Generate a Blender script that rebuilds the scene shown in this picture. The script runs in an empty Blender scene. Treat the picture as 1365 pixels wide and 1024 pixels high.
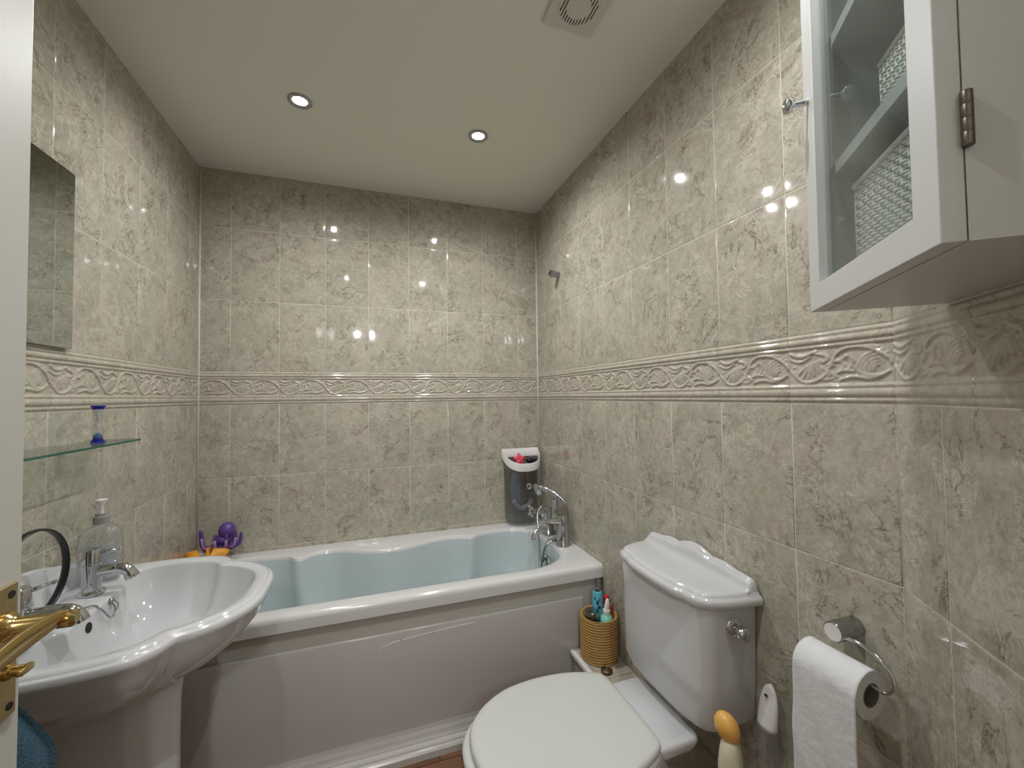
import bpy, bmesh, math, random
import numpy as np
from mathutils import Vector, Matrix
random.seed(7)
C = bpy.context.scene.collection
sc = bpy.context.scene
PI = math.pi

# ------------------------------------------------------------------ camera
CAM_H = 1.28
yaw, pitch, roll, FPX = 0.328145, 0.0296526, -0.0125663, 548.227
_f = Vector((math.sin(yaw)*math.cos(pitch), math.cos(yaw)*math.cos(pitch), math.sin(pitch)))
_r = Vector((math.cos(yaw), -math.sin(yaw), 0)); _u = _r.cross(_f)
_r2 = _r*math.cos(roll) + _u*math.sin(roll); _u2 = -_r*math.sin(roll) + _u*math.cos(roll)
cd = bpy.data.cameras.new('camera'); cam = bpy.data.objects.new('camera', cd); C.objects.link(cam)
cam.matrix_world = Matrix(((_r2.x, _u2.x, -_f.x, 0), (_r2.y, _u2.y, -_f.y, 0), (_r2.z, _u2.z, -_f.z, CAM_H), (0, 0, 0, 1)))
cd.sensor_width = 36; cd.lens = 36*FPX/1365; cd.clip_start = 0.01; cd.clip_end = 50
sc.camera = cam
# ------------------------------------------------------------------ world, exposure
w = bpy.data.worlds.new('world'); sc.world = w; w.use_nodes = True
w.node_tree.nodes['Background'].inputs[0].default_value = (.8, .85, .95, 1)
w.node_tree.nodes['Background'].inputs[1].default_value = 0.3
sc.view_settings.view_transform = 'Standard'; sc.view_settings.look = 'None'
sc.view_settings.gamma = 1; sc.view_settings.use_curve_mapping = False
sc.view_settings.exposure = 0.0
# ------------------------------------------------------------------ lamps (the downlights' own light)
XL, XR, D, CEIL = -0.762, 0.936, 2.266, 2.377
YF = -0.08
SPOTS = [(-.249, 1.650), (.425, 1.650), (-.217, .535), (.441, .530)]
HALL_SPOTS = [(-.10, -2.72), (-.92, -2.72)]
def lamp(x, y, energy, ang=172, z=CEIL-.012):
    l = bpy.data.lights.new('downlight_beam', 'SPOT'); l.energy = energy; l.color = (.955, .97, 1.0)
    l.spot_size = math.radians(ang); l.spot_blend = .9; l.shadow_soft_size = .014
    o = bpy.data.objects.new('downlight_beam', l); C.objects.link(o); o.location = (x, y, z)
for (x, y), e in zip(SPOTS, (23, 29, 18, 31)): lamp(x, y, e)      # the bulbs on the basin side are a little dimmer
for x, y in HALL_SPOTS: lamp(x, y, 40)
# added light in the hall behind the camera, brightens the room through the doorway
l = bpy.data.lights.new('hall_added_light', 'POINT'); l.energy = 33; l.color = (.97, .975, 1.0); l.shadow_soft_size = .055
_o = bpy.data.objects.new('hall_added_light', l); C.objects.link(_o); _o.location = (-.13, -1.35, 2.16)

# ------------------------------------------------------------------ materials
def lin(c):
    return tuple(((v/255)/12.92 if v/255 <= .04045 else ((v/255+.055)/1.055)**2.4) for v in c) + (1,)
def mat(name, rgb, rough=.5, metal=0, coat=0, noise=None, bump=None, spec=.5, trans=0, emit=None):
    m = bpy.data.materials.new(name); m.use_nodes = True; nt = m.node_tree; b = nt.nodes['Principled BSDF']
    b.inputs['Base Color'].default_value = lin(rgb) if len(rgb) == 3 else rgb
    b.inputs['Roughness'].default_value = rough; b.inputs['Metallic'].default_value = metal
    b.inputs['Coat Weight'].default_value = coat; b.inputs['Coat Roughness'].default_value = .03
    b.inputs['Specular IOR Level'].default_value = spec
    if emit:
        b.inputs['Emission Color'].default_value = lin(emit[0]); b.inputs['Emission Strength'].default_value = emit[1]
    tc = nt.nodes.new('ShaderNodeTexCoord')
    if noise:   # (scale, amount)
        n = nt.nodes.new('ShaderNodeTexNoise'); n.inputs['Scale'].default_value = noise[0]; n.inputs['Detail'].default_value = 4
        nt.links.new(tc.outputs['Object'], n.inputs['Vector'])
        mx = nt.nodes.new('ShaderNodeMix'); mx.data_type = 'RGBA'; mx.blend_type = 'MULTIPLY'
        mx.inputs['Factor'].default_value = noise[1]; mx.inputs[6].default_value = lin(rgb)
        nt.links.new(n.outputs['Fac'], mx.inputs[7]); nt.links.new(mx.outputs[2], b.inputs['Base Color'])
    if bump:    # (scale, strength, distance)
        n = nt.nodes.new('ShaderNodeTexNoise'); n.inputs['Scale'].default_value = bump[0]; n.inputs['Detail'].default_value = 3
        nt.links.new(tc.outputs['Object'], n.inputs['Vector'])
        bp = nt.nodes.new('ShaderNodeBump'); bp.inputs['Strength'].default_value = bump[1]; bp.inputs['Distance'].default_value = bump[2]
        nt.links.new(n.outputs['Fac'], bp.inputs['Height']); nt.links.new(bp.outputs['Normal'], b.inputs['Normal'])
    return m
def clear_mat(name, rgb, tint=(1, 1, 1), gloss=.12, rough=.02, haze=0.0):
    # clear plastic or glass sheet: transmits, with a fresnel sheen, and some milky scatter
    m = bpy.data.materials.new(name); m.use_nodes = True; nt = m.node_tree; N = nt.nodes; L = nt.links
    N.remove(N['Principled BSDF']); out = N['Material Output']
    t = N.new('ShaderNodeBsdfTransparent'); t.inputs[0].default_value = (*tint, 1)
    g = N.new('ShaderNodeBsdfGlossy'); g.inputs['Roughness'].default_value = rough
    d = N.new('ShaderNodeBsdfDiffuse'); d.inputs[0].default_value = lin(rgb)
    fr = N.new('ShaderNodeFresnel'); geo = N.new('ShaderNodeNewGeometry'); io = N.new('ShaderNodeMath'); io.operation = 'MULTIPLY_ADD'
    io.inputs[1].default_value = 1/1.5-1.5; io.inputs[2].default_value = 1.5; L.new(geo.outputs['Backfacing'], io.inputs[0]); L.new(io.outputs[0], fr.inputs[0])
    ad = N.new('ShaderNodeMath'); ad.operation = 'MULTIPLY_ADD'; ad.inputs[1].default_value = .9; ad.inputs[2].default_value = gloss*.15
    L.new(fr.outputs[0], ad.inputs[0])
    m1 = N.new('ShaderNodeMixShader'); m1.inputs[0].default_value = haze
    L.new(t.outputs[0], m1.inputs[1]); L.new(d.outputs[0], m1.inputs[2])
    m2 = N.new('ShaderNodeMixShader'); L.new(ad.outputs[0], m2.inputs[0]); L.new(m1.outputs[0], m2.inputs[1]); L.new(g.outputs[0], m2.inputs[2])
    L.new(m2.outputs[0], out.inputs['Surface'])
    return m

def tile_mat(name, cA, cB, cC, dark, light, rough=.12, vein=1.0):
    m = bpy.data.materials.new(name); m.use_nodes = True; nt = m.node_tree; N = nt.nodes; L = nt.links
    b = N['Principled BSDF']; b.inputs['Roughness'].default_value = rough*.42; b.inputs['Specular IOR Level'].default_value = .5
    tc = N.new('ShaderNodeTexCoord'); at = N.new('ShaderNodeAttribute'); at.attribute_name = 'tid'
    add = N.new('ShaderNodeVectorMath'); L.new(tc.outputs['Object'], add.inputs[0]); L.new(at.outputs['Vector'], add.inputs[1])
    def noise(scale, det, dist=0., rough_=.55, src=None):
        n = N.new('ShaderNodeTexNoise'); n.inputs['Scale'].default_value = scale; n.inputs['Detail'].default_value = det
        n.inputs['Distortion'].default_value = dist; n.inputs['Roughness'].default_value = rough_
        L.new((src or add).outputs[0], n.inputs['Vector']); return n
    def ramp(src, p0, p1, c0=(0, 0, 0, 1), c1=(1, 1, 1, 1)):
        r = N.new('ShaderNodeValToRGB'); r.color_ramp.elements[0].position = p0; r.color_ramp.elements[1].position = p1
        r.color_ramp.elements[0].color = c0; r.color_ramp.elements[1].color = c1; L.new(src, r.inputs[0]); return r
    def mix(fac, a, bb, k=None):
        x = N.new('ShaderNodeMix'); x.data_type = 'RGBA'
        if k is not None:
            mm = N.new('ShaderNodeMath'); mm.operation = 'MULTIPLY'; mm.inputs[1].default_value = k; L.new(fac, mm.inputs[0]); fac = mm.outputs[0]
        L.new(fac, x.inputs[0])
        for s, i in ((a, 6), (bb, 7)):
            if isinstance(s, tuple): x.inputs[i].default_value = s
            else: L.new(s, x.inputs[i])
        return x.outputs[2]
    r1 = ramp(noise(5.5, 3, .6).outputs['Fac'], .42, .6)
    col = mix(r1.outputs[0], lin(cA), lin(cB))
    r2 = ramp(noise(16, 5, 1.2, .65).outputs['Fac'], .45, .72)
    col = mix(r2.outputs[0], col, lin(cC), .75)
    # fine mottling
    r3 = ramp(noise(42, 8, 1.2, .75).outputs['Fac'], .36, .66, (.72, .72, .70, 1), (1.10, 1.10, 1.08, 1))
    x = N.new('ShaderNodeMix'); x.data_type = 'RGBA'; x.blend_type = 'MULTIPLY'; x.inputs[0].default_value = .75
    L.new(col, x.inputs[6]); L.new(r3.outputs[0], x.inputs[7]); col = x.outputs[2]
    # veins: thin level lines of a distorted noise, broken up by a second noise
    def veins(scale, width, dist, maskscale, lo, hi, seedshift):
        sh = N.new('ShaderNodeVectorMath'); L.new(add.outputs[0], sh.inputs[0]); sh.inputs[1].default_value = seedshift
        n = noise(scale, 7, dist, .68, sh)
        s = N.new('ShaderNodeMath'); s.operation = 'SUBTRACT'; s.inputs[1].default_value = .5; L.new(n.outputs['Fac'], s.inputs[0])
        a = N.new('ShaderNodeMath'); a.operation = 'ABSOLUTE'; L.new(s.outputs[0], a.inputs[0])
        r = ramp(a.outputs[0], 0, width, (1, 1, 1, 1), (0, 0, 0, 1))
        mk = ramp(noise(maskscale, 2, 0, .5, sh).outputs['Fac'], lo, hi)
        mm = N.new('ShaderNodeMath'); mm.operation = 'MULTIPLY'; L.new(r.outputs[0], mm.inputs[0]); L.new(mk.outputs[0], mm.inputs[1])
        return mm.outputs[0]
    col = mix(veins(6.0, .013, .9, 8, .46, .55, (3, 1, 2)), col, lin(dark), .82*vein)
    col = mix(veins(15.0, .016, 1.0, 10, .47, .60, (9, 4, 7)), col, lin(dark), .42*vein)
    col = mix(veins(28.0, .03, 1.0, 12, .46, .62, (2, 6, 3)), col, lin(dark), .22*vein)
    col = mix(veins(8.0, .012, .9, 7, .47, .58, (5, 8, 1)), col, lin(light), .7*vein)
    col = mix(veins(20.0, .022, 1.0, 9, .47, .60, (7, 2, 5)), col, lin(light), .45*vein)
    L.new(col, b.inputs['Base Color'])
    bn = noise(9, 2, 0); bp = N.new('ShaderNodeBump'); bp.inputs['Strength'].default_value = .12; bp.inputs['Distance'].default_value = .004
    L.new(bn.outputs['Fac'], bp.inputs['Height']); L.new(bp.outputs['Normal'], b.inputs['Normal'])
    return m

M = {}
M['tile'] = tile_mat('marble_tile', (172, 168, 151), (184, 174, 159), (195, 190, 175), (100, 80, 62), (218, 212, 197))
M['frieze'] = tile_mat('frieze_tile', (182, 175, 159), (187, 176, 162), (196, 190, 176), (130, 106, 86), (210, 204, 192), .16, .6)
M['grout'] = mat('grout', (210, 205, 190), .8, bump=(300, .2, .001))
M['ceiling'] = mat('ceiling_paint', (230, 228, 217), .75, bump=(160, .05, .002))
M['wallpaint'] = mat('hall_paint', (205, 200, 190), .7, bump=(120, .05, .002))
M['white_gloss'] = mat('white_ceramic', (200, 200, 200), .08, coat=.5, noise=(3, .03))
M['seat'] = mat('seat_plastic', (198, 199, 193), .22, coat=.2, noise=(4, .02))
M['acrylic'] = mat('bath_acrylic', (214, 213, 210), .12, coat=.4, noise=(3, .03))
M['acrylic_in'] = mat('bath_inner', (194, 206, 206), .14, coat=.3, noise=(3, .03))
M['panel'] = mat('bath_panel', (190, 186, 180), .16, coat=.3, noise=(2, .04))
M['panel_strip'] = mat('panel_strip', (182, 178, 168), .35, noise=(2, .05))
M['chrome'] = mat('chrome', (205, 207, 210), .07, metal=1, noise=(9, .05))
M['chrome_dull'] = mat('chrome_satin', (170, 172, 176), .2, metal=1, noise=(9, .1))
M['brass'] = mat('brass', (206, 178, 118), .18, metal=1, noise=(30, .25))
M['brass_old'] = mat('worn_brass', (196, 172, 124), .38, metal=1, noise=(40, .35))
M['hinge'] = mat('dull_hinge', (128, 122, 114), .4, metal=1, noise=(60, .4))
M['paint'] = mat('white_paint', (198, 198, 194), .35, bump=(90, .06, .002), noise=(5, .04))
M['door'] = mat('door_paint', (190, 189, 180), .4, bump=(60, .08, .002), noise=(4, .05))
M['dark'] = mat('dark_gap', (26, 22, 20), .8)
M['black'] = mat('black_plastic', (14, 14, 17), .35, coat=.2)
M['glass'] = clear_mat('cabinet_glass', (150, 165, 165), (.90, .93, .93), .2, .01, .04)
M['shelf_glass'] = clear_mat('shelf_glass', (120, 160, 150), (.90, .95, .93), .2, .01, .03)
M['glass_edge'] = mat('glass_edge', (38, 104, 84), .1, coat=.5)
M['clear'] = clear_mat('clear_plastic', (185, 190, 192), (.93, .94, .95), .3, .05, .10)
M['mirror'] = mat('mirror', (196, 202, 196), .015, metal=1)
M['smoke'] = clear_mat('smoky_plastic', (110, 110, 108), (.86, .86, .86), .3, .05, .20)
M['paper'] = mat('paper', (212, 212, 212), .9, bump=(55, .5, .004))
M['card'] = mat('cardboard', (120, 112, 108), .9)
M['wicker'] = mat('white_wicker', (216, 214, 204), .6, noise=(60, .1))
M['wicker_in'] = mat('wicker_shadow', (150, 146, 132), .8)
M['straw'] = mat('straw', (190, 148, 82), .75, noise=(50, .45), bump=(120, .6, .003))
M['purple'] = mat('purple_rubber', (98, 66, 138), .35, noise=(25, .2))
M['lilac'] = mat('lilac_rubber', (168, 120, 178), .45)
M['orange'] = mat('orange_rubber', (240, 165, 50), .4, noise=(30, .2))
M['yellow'] = mat('yellow_rubber', (238, 205, 70), .4)
M['blue'] = mat('blue_plastic', (22, 28, 140), .3)
M['bluesand'] = mat('blue_sand', (16, 90, 160), .7, noise=(400, .3))
M['rim_white'] = mat('organiser_rim', (222, 218, 216), .35)
M['pink'] = mat('pink_rubber', (226, 66, 96), .45)
M['teal_can'] = mat('teal_can', (92, 168, 186), .3, coat=.3)
M['navy'] = mat('navy_print', (28, 40, 90), .4)
M['mint'] = mat('mint_plastic', (140, 214, 190), .35)
M['red'] = mat('red_cap', (186, 24, 40), .35)
M['rust'] = mat('rust_bottle', (160, 66, 46), .4)
M['jar_dark'] = mat('dark_jar', (24, 26, 34), .12, coat=.5)
M['orange_cap'] = mat('orange_cap', (222, 166, 82), .35, coat=.3)
M['beige'] = mat('beige_plastic', (206, 196, 170), .4)
M['orange_label'] = mat('orange_label', (196, 96, 34), .4)
M['label_blue'] = mat('label_blue', (110, 168, 196), .4)
M['label_white'] = mat('label_white', (205, 215, 222), .4)
M['towel'] = mat('teal_towel', (64, 106, 128), .95, noise=(120, .6), bump=(350, 1.0, .006))
M['fan'] = mat('fan_plastic', (205, 203, 192), .5)
M['scratch'] = mat('scuffed_edge', (248, 247, 244), .6)
M['grey_strip'] = mat('grey_strip', (140, 136, 134), .4)
M['brown_disc'] = mat('brown_cap', (104, 84, 58), .35, metal=.5, noise=(60, .5))
M['glow'] = mat('bulb', (255, 244, 225), .5, emit=((255, 240, 215), 14))
# parquet floor
def parquet():
    m = bpy.data.materials.new('parquet_floor'); m.use_nodes = True; nt = m.node_tree; N = nt.nodes; L = nt.links
    b = N['Principled BSDF']; b.inputs['Roughness'].default_value = .4
    tc = N.new('ShaderNodeTexCoord'); br = N.new('ShaderNodeTexBrick'); L.new(tc.outputs['Object'], br.inputs['Vector'])
    br.inputs['Scale'].default_value = 6; br.inputs['Brick Width'].default_value = .9; br.inputs['Row Height'].default_value = .32
    br.inputs['Color1'].default_value = lin((120, 82, 56)); br.inputs['Color2'].default_value = lin((158, 114, 84)); br.inputs['Mortar'].default_value = lin((60, 40, 28))
    br.inputs['Mortar Size'].default_value = .012
    n = N.new('ShaderNodeTexNoise'); n.inputs['Scale'].default_value = 14; n.inputs['Detail'].default_value = 6
    mp = N.new('ShaderNodeMapping'); mp.inputs['Scale'].default_value = (1, 9, 1); L.new(tc.outputs['Object'], mp.inputs[0]); L.new(mp.outputs[0], n.inputs['Vector'])
    x = N.new('ShaderNodeMix'); x.data_type = 'RGBA'; x.blend_type = 'MULTIPLY'; x.inputs[0].default_value = .7
    L.new(br.outputs['Color'], x.inputs[6]); L.new(n.outputs['Fac'], x.inputs[7]); L.new(x.outputs[2], b.inputs['Base Color'])
    return m
M['floor'] = parquet()

# ------------------------------------------------------------------ object helpers
def mk(name, verts, faces, m, parent=None, smooth=False, mi=None, autosmooth=None):
    me = bpy.data.meshes.new(name); me.from_pydata([tuple(v) for v in verts], [], faces); me.update()
    ms = m if isinstance(m, (list, tuple)) else [m]
    for q in ms: me.materials.append(q)
    if mi is not None: me.polygons.foreach_set('material_index', mi)
    if smooth: me.polygons.foreach_set('use_smooth', [True]*len(me.polygons))
    bm = bmesh.new(); bm.from_mesh(me); bmesh.ops.recalc_face_normals(bm, faces=bm.faces[:])
    if autosmooth:
        for e in bm.edges:
            if len(e.link_faces) == 2 and e.calc_face_angle(0) > math.radians(autosmooth): e.smooth = False
    bm.to_mesh(me); bm.free()
    o = bpy.data.objects.new(name, me); C.objects.link(o)
    if parent is not None: o.parent = parent
    return o
def tag(o, label, cat, group=None):
    o['label'] = label; o['category'] = cat
    if group: o['group'] = group
    return o
def st(o): o['kind'] = 'structure'; return o
def thing(name, label, cat, group=None):
    o = bpy.data.objects.new(name, None); C.objects.link(o); o.empty_display_size = .05
    return tag(o, label, cat, group)
class G:   # geometry collector
    def __init__(s): s.v = []; s.f = []; s.m = []
    def add(s, v, f, mi=0):
        k = len(s.v); s.v += [Vector(p) for p in v]; s.f += [tuple(i+k for i in q) for q in f]; s.m += [mi]*len(f); return s
    def box(s, a, b, mi=0, bev=0):
        x0, y0, z0 = a; x1, y1, z1 = b
        if bev <= 0:
            v = [(x, y, z) for x in (x0, x1) for y in (y0, y1) for z in (z0, z1)]
            return s.add(v, [(0, 1, 3, 2), (4, 6, 7, 5), (0, 4, 5, 1), (2, 3, 7, 6), (0, 2, 6, 4), (1, 5, 7, 3)], mi)
        bm = bmesh.new(); bmesh.ops.create_cube(bm, size=1)
        for p in bm.verts: p.co = Vector(((x0+x1)/2+p.co.x*(x1-x0), (y0+y1)/2+p.co.y*(y1-y0), (z0+z1)/2+p.co.z*(z1-z0)))
        bmesh.ops.bevel(bm, geom=bm.edges[:], offset=bev, segments=3, affect='EDGES', profile=.5)
        bm.verts.index_update(); s.add([p.co.copy() for p in bm.verts], [[q.index for q in f.verts] for f in bm.faces], mi); bm.free(); return s
    def loft(s, rings, mi=0, cap0=True, cap1=True, closed=True):
        n = len(rings[0]); v = [p for r in rings for p in r]; f = []
        for i in range(len(rings)-1):
            for j in range(n if closed else n-1):
                f.append((i*n+j, i*n+(j+1) % n, (i+1)*n+(j+1) % n, (i+1)*n+j))
        if cap0: f.append(tuple(range(n))[::-1])
        if cap1: f.append(tuple((len(rings)-1)*n+j for j in range(n)))
        return s.add(v, f, mi)
    def lathe(s, prof, base=(0, 0, 0), axis=(0, 0, 1), n=28, mi=0, cap0=True, cap1=True, sx=1., sy=1.):
        a = Vector(axis).normalized(); t = Vector((1, 0, 0)) if abs(a.x) < .8 else Vector((0, 1, 0))
        e1 = (t - a*t.dot(a)).normalized(); e2 = a.cross(e1); B = Vector(base)
        rings = [[B + a*h + e1*(r*sx*math.cos(2*PI*k/n)) + e2*(r*sy*math.sin(2*PI*k/n)) for k in range(n)] for r, h in prof]
        return s.loft(rings, mi, cap0, cap1)
    def tube(s, pts, r, n=10, mi=0, cap=True):
        pts = [Vector(p) for p in pts]; rr = r if isinstance(r, (list, tuple)) else [r]*len(pts)
        T = []
        for i in range(len(pts)):
            a = pts[max(0, i-1)]; b = pts[min(len(pts)-1, i+1)]; T.append((b-a).normalized())
        u = Vector((0, 0, 1)) if abs(T[0].z) < .9 else Vector((1, 0, 0))
        rings = []
        for p, t, q in zip(pts, T, rr):
            u = (u - t*u.dot(t)).normalized(); w_ = t.cross(u)
            rings.append([p + u*(q*math.cos(2*PI*k/n)) + w_*(q*math.sin(2*PI*k/n)) for k in range(n)])
        return s.loft(rings, mi, cap, cap)
    def sphere(s, c, r, mi=0, n=20, k=12, sx=1, sy=1, sz=1):
        c = Vector(c); rings = []
        for i in range(1, k):
            t = PI*i/k - PI/2
            rings.append([c + Vector((sx*r*math.cos(t)*math.cos(2*PI*j/n), sy*r*math.cos(t)*math.sin(2*PI*j/n), sz*r*math.sin(t))) for j in range(n)])
        return s.loft(rings, mi)
    def build(s, name, m, parent=None, smooth=False, autosmooth=None):
        return mk(name, s.v, s.f, m, parent, smooth, s.m if isinstance(m, (list, tuple)) else None, autosmooth)
def sm(pts, n=8, closed=False):   # Catmull-Rom
    P = [Vector(p) for p in pts]; out = []; L = len(P)
    rng = range(L) if closed else range(L-1)
    for i in rng:
        if closed: p0, p1, p2, p3 = P[(i-1) % L], P[i], P[(i+1) % L], P[(i+2) % L]
        else: p0, p1, p2, p3 = P[max(0, i-1)], P[i], P[i+1], P[min(L-1, i+2)]
        for k in range(n):
            t = k/n; out.append(.5*((2*p1)+(p2-p0)*t+(2*p0-5*p1+4*p2-p3)*t*t+(3*p1-p0-3*p2+p3)*t**3))
    if not closed: out.append(P[-1])
    return out
def resample(pts, n, closed=False):
    P = [Vector(p) for p in pts]
    if closed: P = P + [P[0]]
    d = [0]
    for a, b in zip(P, P[1:]): d.append(d[-1]+(b-a).length)
    out = []; m_ = n if closed else n-1; j = 0
    for k in range(n):
        t = d[-1]*k/m_
        while j < len(d)-2 and d[j+1] < t: j += 1
        q = (t-d[j])/max(1e-9, d[j+1]-d[j]); out.append(P[j].lerp(P[j+1], min(1, q)))
    return out

# ------------------------------------------------------------------ frieze relief height map (one tile, 206 x 156 mm)
def frieze_map():
    nu, nv = 104, 79
    U, V = np.meshgrid(np.linspace(0, 206, nu), np.linspace(0, 156, nv), indexing='ij')
    h = np.full(U.shape, 2.0)
    def bead(c, wd, ht):
        nonlocal h
        t = np.clip(1-((V-c)/wd)**2, 0, 1); h = np.maximum(h, 2.0+ht*np.sqrt(t))
    bead(7, 4.5, 4); bead(22, 9, 7); bead(36, 4.5, 5); bead(150, 4.5, 5); bead(137.5, 7.5, 7); bead(125, 4.5, 5)
    def sk(pts, wd, ht, clipv=True):
        nonlocal h
        q = []
        for x, y in pts:
            u = (x-360)*.259; yt = 205-(x-360)*.094; v = 41+(500-y)/(500-yt)*82; q.append((u, v, 0))
        q = sm(q, 10) if len(q) > 2 else [Vector(q[0]).lerp(Vector(q[1]), k/20) for k in range(21)]
        A = np.array([(p.x, p.y) for p in q]); n_ = len(A)
        tw = wd*(.45+.55*np.sin(np.linspace(.25, PI-.25, n_)))
        for (a, b), ww in zip(A, tw):
            for sh_ in (0, 206, -206):
                t = 1-((U-a-sh_)**2+(V-b)**2)/ww**2
                msk = (t > 0) & (V > 41) & (V < 120)
                h = np.where(msk, np.maximum(h, 2.0+ht*np.sqrt(np.clip(t, 0, 1))), h)
    sk([(365, 380), (420, 430), (470, 470), (530, 484), (600, 468), (660, 430), (705, 385)], 4, 5)
    sk([(365, 232), (420, 256), (480, 260), (540, 240), (605, 212)], 5, 5)
    sk([(365, 285), (430, 305), (490, 298), (550, 262)], 4, 4)
    for e in ((430, 425), (480, 445), (530, 440), (575, 425), (615, 395), (650, 370)): sk([(640, 290), ((640+e[0])/2-22, (290+e[1])/2-8), e], 4.2, 3.6)
    sk([(600, 235), (670, 250), (692, 285), (650, 312)], 5, 4.5)
    sk([(735, 300), (765, 240), (830, 195), (900, 180), (980, 188), (1060, 228), (1120, 280), (1145, 335)], 4.2, 6)
    sk([(960, 165), (1010, 172), (1055, 188)], 3.5, 4)
    sk([(750, 305), (800, 292), (845, 250)], 5, 4); sk([(845, 250), (885, 300), (855, 375)], 4.5, 3.5); sk([(800, 300), (820, 340), (800, 375)], 4.5, 3.5)
    sk([(690, 335), (725, 318), (755, 300)], 4.5, 4.5); sk([(680, 385), (710, 350), (740, 335)], 4.5, 4)
    sk([(765, 402), (825, 384), (890, 396)], 4, 4.5); sk([(785, 468), (860, 444), (930, 446), (1000, 458), (1080, 432), (1130, 396)], 4.5, 5)
    sk([(880, 345), (925, 398), (990, 434), (1060, 430)], 3.8, 4.5)
    sk([(690, 440), (720, 410), (760, 440)], 5, 3.5); sk([(640, 455), (690, 460), (730, 450)], 4, 3)
    for R in (35, 62, 90, 118, 146):
        sk([(1062+R*math.cos(t)*1.0, 378-R*math.sin(t)*1.05) for t in np.radians(np.linspace(95, 200, 7))], 4.0, 3.6)
    for x, y in ((400, 350), (412, 395), (1080, 210), (1110, 235)): sk([(x, y), (x+8, y+3)], 3.5, 3)
    # soften
    for _ in range(1):
        p = np.pad(h, 1, mode='edge'); h = (p[1:-1, 1:-1]*4+p[:-2, 1:-1]+p[2:, 1:-1]+p[1:-1, :-2]+p[1:-1, 2:])/8
    g = np.minimum(1, np.minimum(U, 206-U)/1.6); h = 1.6+(h-2.0)*.72; h = h*(.62+.38*g)
    return h
FM = frieze_map()
Z0, Z1, Z2, Z3, Z4, Z5, Z6, ZC = 0.0, .23, .572, .9144, 1.2557, 1.4119, 1.7531, 2.0991

def tiled_wall(name, O, U, N, length, ucuts, width=.206, phase=0.0, zmin=0.0, rows=None, seed=0, frieze=True, upto=CEIL, fcuts=None):
    """tiles proud of a grout plane, with a relief frieze course; O on tile face plane at floor, U along, N into the room"""
    rnd = random.Random(seed)
    O = Vector(O); U = Vector(U).normalized(); N = Vector(N).normalized(); Z = Vector((0, 0, 1))
    V = []; F = []; MI = []; T = []
    def P(u, z, n): return O + U*u + Z*z + N*n
    k = len(V); V += [P(0, zmin, -.0010), P(length, zmin, -.0010), P(length, upto, -.0010), P(0, upto, -.0010)]; F.append((k, k+1, k+2, k+3)); MI.append(1); T += [(0, 0, 0)]*4
    zs = rows or [Z0, Z1, Z2, Z3, Z4, Z5, Z6, ZC, upto]
    us = [0] + [c for c in ucuts if .004 < c < length-.004] + [length]
    rings = [(.0009, -.0010), (.0011, -.0008), (.0022, -.0001), (.0042, 0.0)]
    for za, zb in zip(zs, zs[1:]):
        if frieze and abs(za-Z4) < 1e-4: continue
        for ua, ub in zip(us, us[1:]):
            tid = (rnd.uniform(-50, 50), rnd.uniform(-50, 50), rnd.uniform(-50, 50)); k = len(V)
            for ins, n in rings:
                a, b, c, d = ua+ins, ub-ins, za+ins, zb-ins
                V += [P(a, c, n), P(b, c, n), P(b, d, n), P(a, d, n)]
            T += [tid]*16
            for r_ in range(3):
                for j in range(4):
                    F.append((k+4*r_+j, k+4*r_+(j+1) % 4, k+4*r_+4+(j+1) % 4, k+4*r_+4+j)); MI.append(0)
            F.append((k+12, k+13, k+14, k+15)); MI.append(0)
    if frieze:
        nu, nv = FM.shape
        vs = np.linspace(0, 1, nv)
        fu = us if fcuts is None else [0]+fcuts+[length]
        for ua, ub in zip(fu, fu[1:]):
            tid = (rnd.uniform(-50, 50), rnd.uniform(-50, 50), rnd.uniform(-50, 50))
            # position of this piece inside the repeating tile
            j0 = max(0.0, 1-(ub-ua)/width) if (ua == 0 and fcuts is None) else 0.0
            n_ = max(6, int((ub-ua)/width*103)); k = len(V)
            for i in range(n_+1):
                u = ua+(ub-ua)*i/n_; ph = min(1.0, j0+(u-ua)/width)*(nu-1); a = int(min(nu-2, math.floor(ph))); t = ph-a
                col = FM[a]*(1-t)+FM[a+1]*t
                for jv in range(nv):
                    hh = col[jv]*.001 - .0016
                    if jv in (0, nv-1): hh = -.0008
                    V.append(P(u, Z4+.0008+(Z5-Z4-.0010)*vs[jv], hh)); T.append(tid)
            for i in range(n_):
                for jv in range(nv-1):
                    F.append((k+i*nv+jv, k+(i+1)*nv+jv, k+(i+1)*nv+jv+1, k+i*nv+jv+1)); MI.append(2)
    me = bpy.data.meshes.new(name); me.from_pydata([tuple(v) for v in V], [], F); me.update()
    for q in ('tile', 'grout', 'frieze'): me.materials.append(M[q])
    me.polygons.foreach_set('material_index', MI); me.polygons.foreach_set('use_smooth', [True]*len(F))
    at = me.attributes.new('tid', 'FLOAT_VECTOR', 'POINT'); at.data.foreach_set('vector', [c for t in T for c in t])
    # face orientation towards the room
    bm = bmesh.new(); bm.from_mesh(me); bm.faces.ensure_lookup_table()
    fl = [f for f in bm.faces if f.normal.dot(N) < -1e-3]
    if fl: bmesh.ops.reverse_faces(bm, faces=fl)
    bm.to_mesh(me); bm.free()
    o = bpy.data.objects.new(name, me); C.objects.link(o); return st(o)

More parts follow.
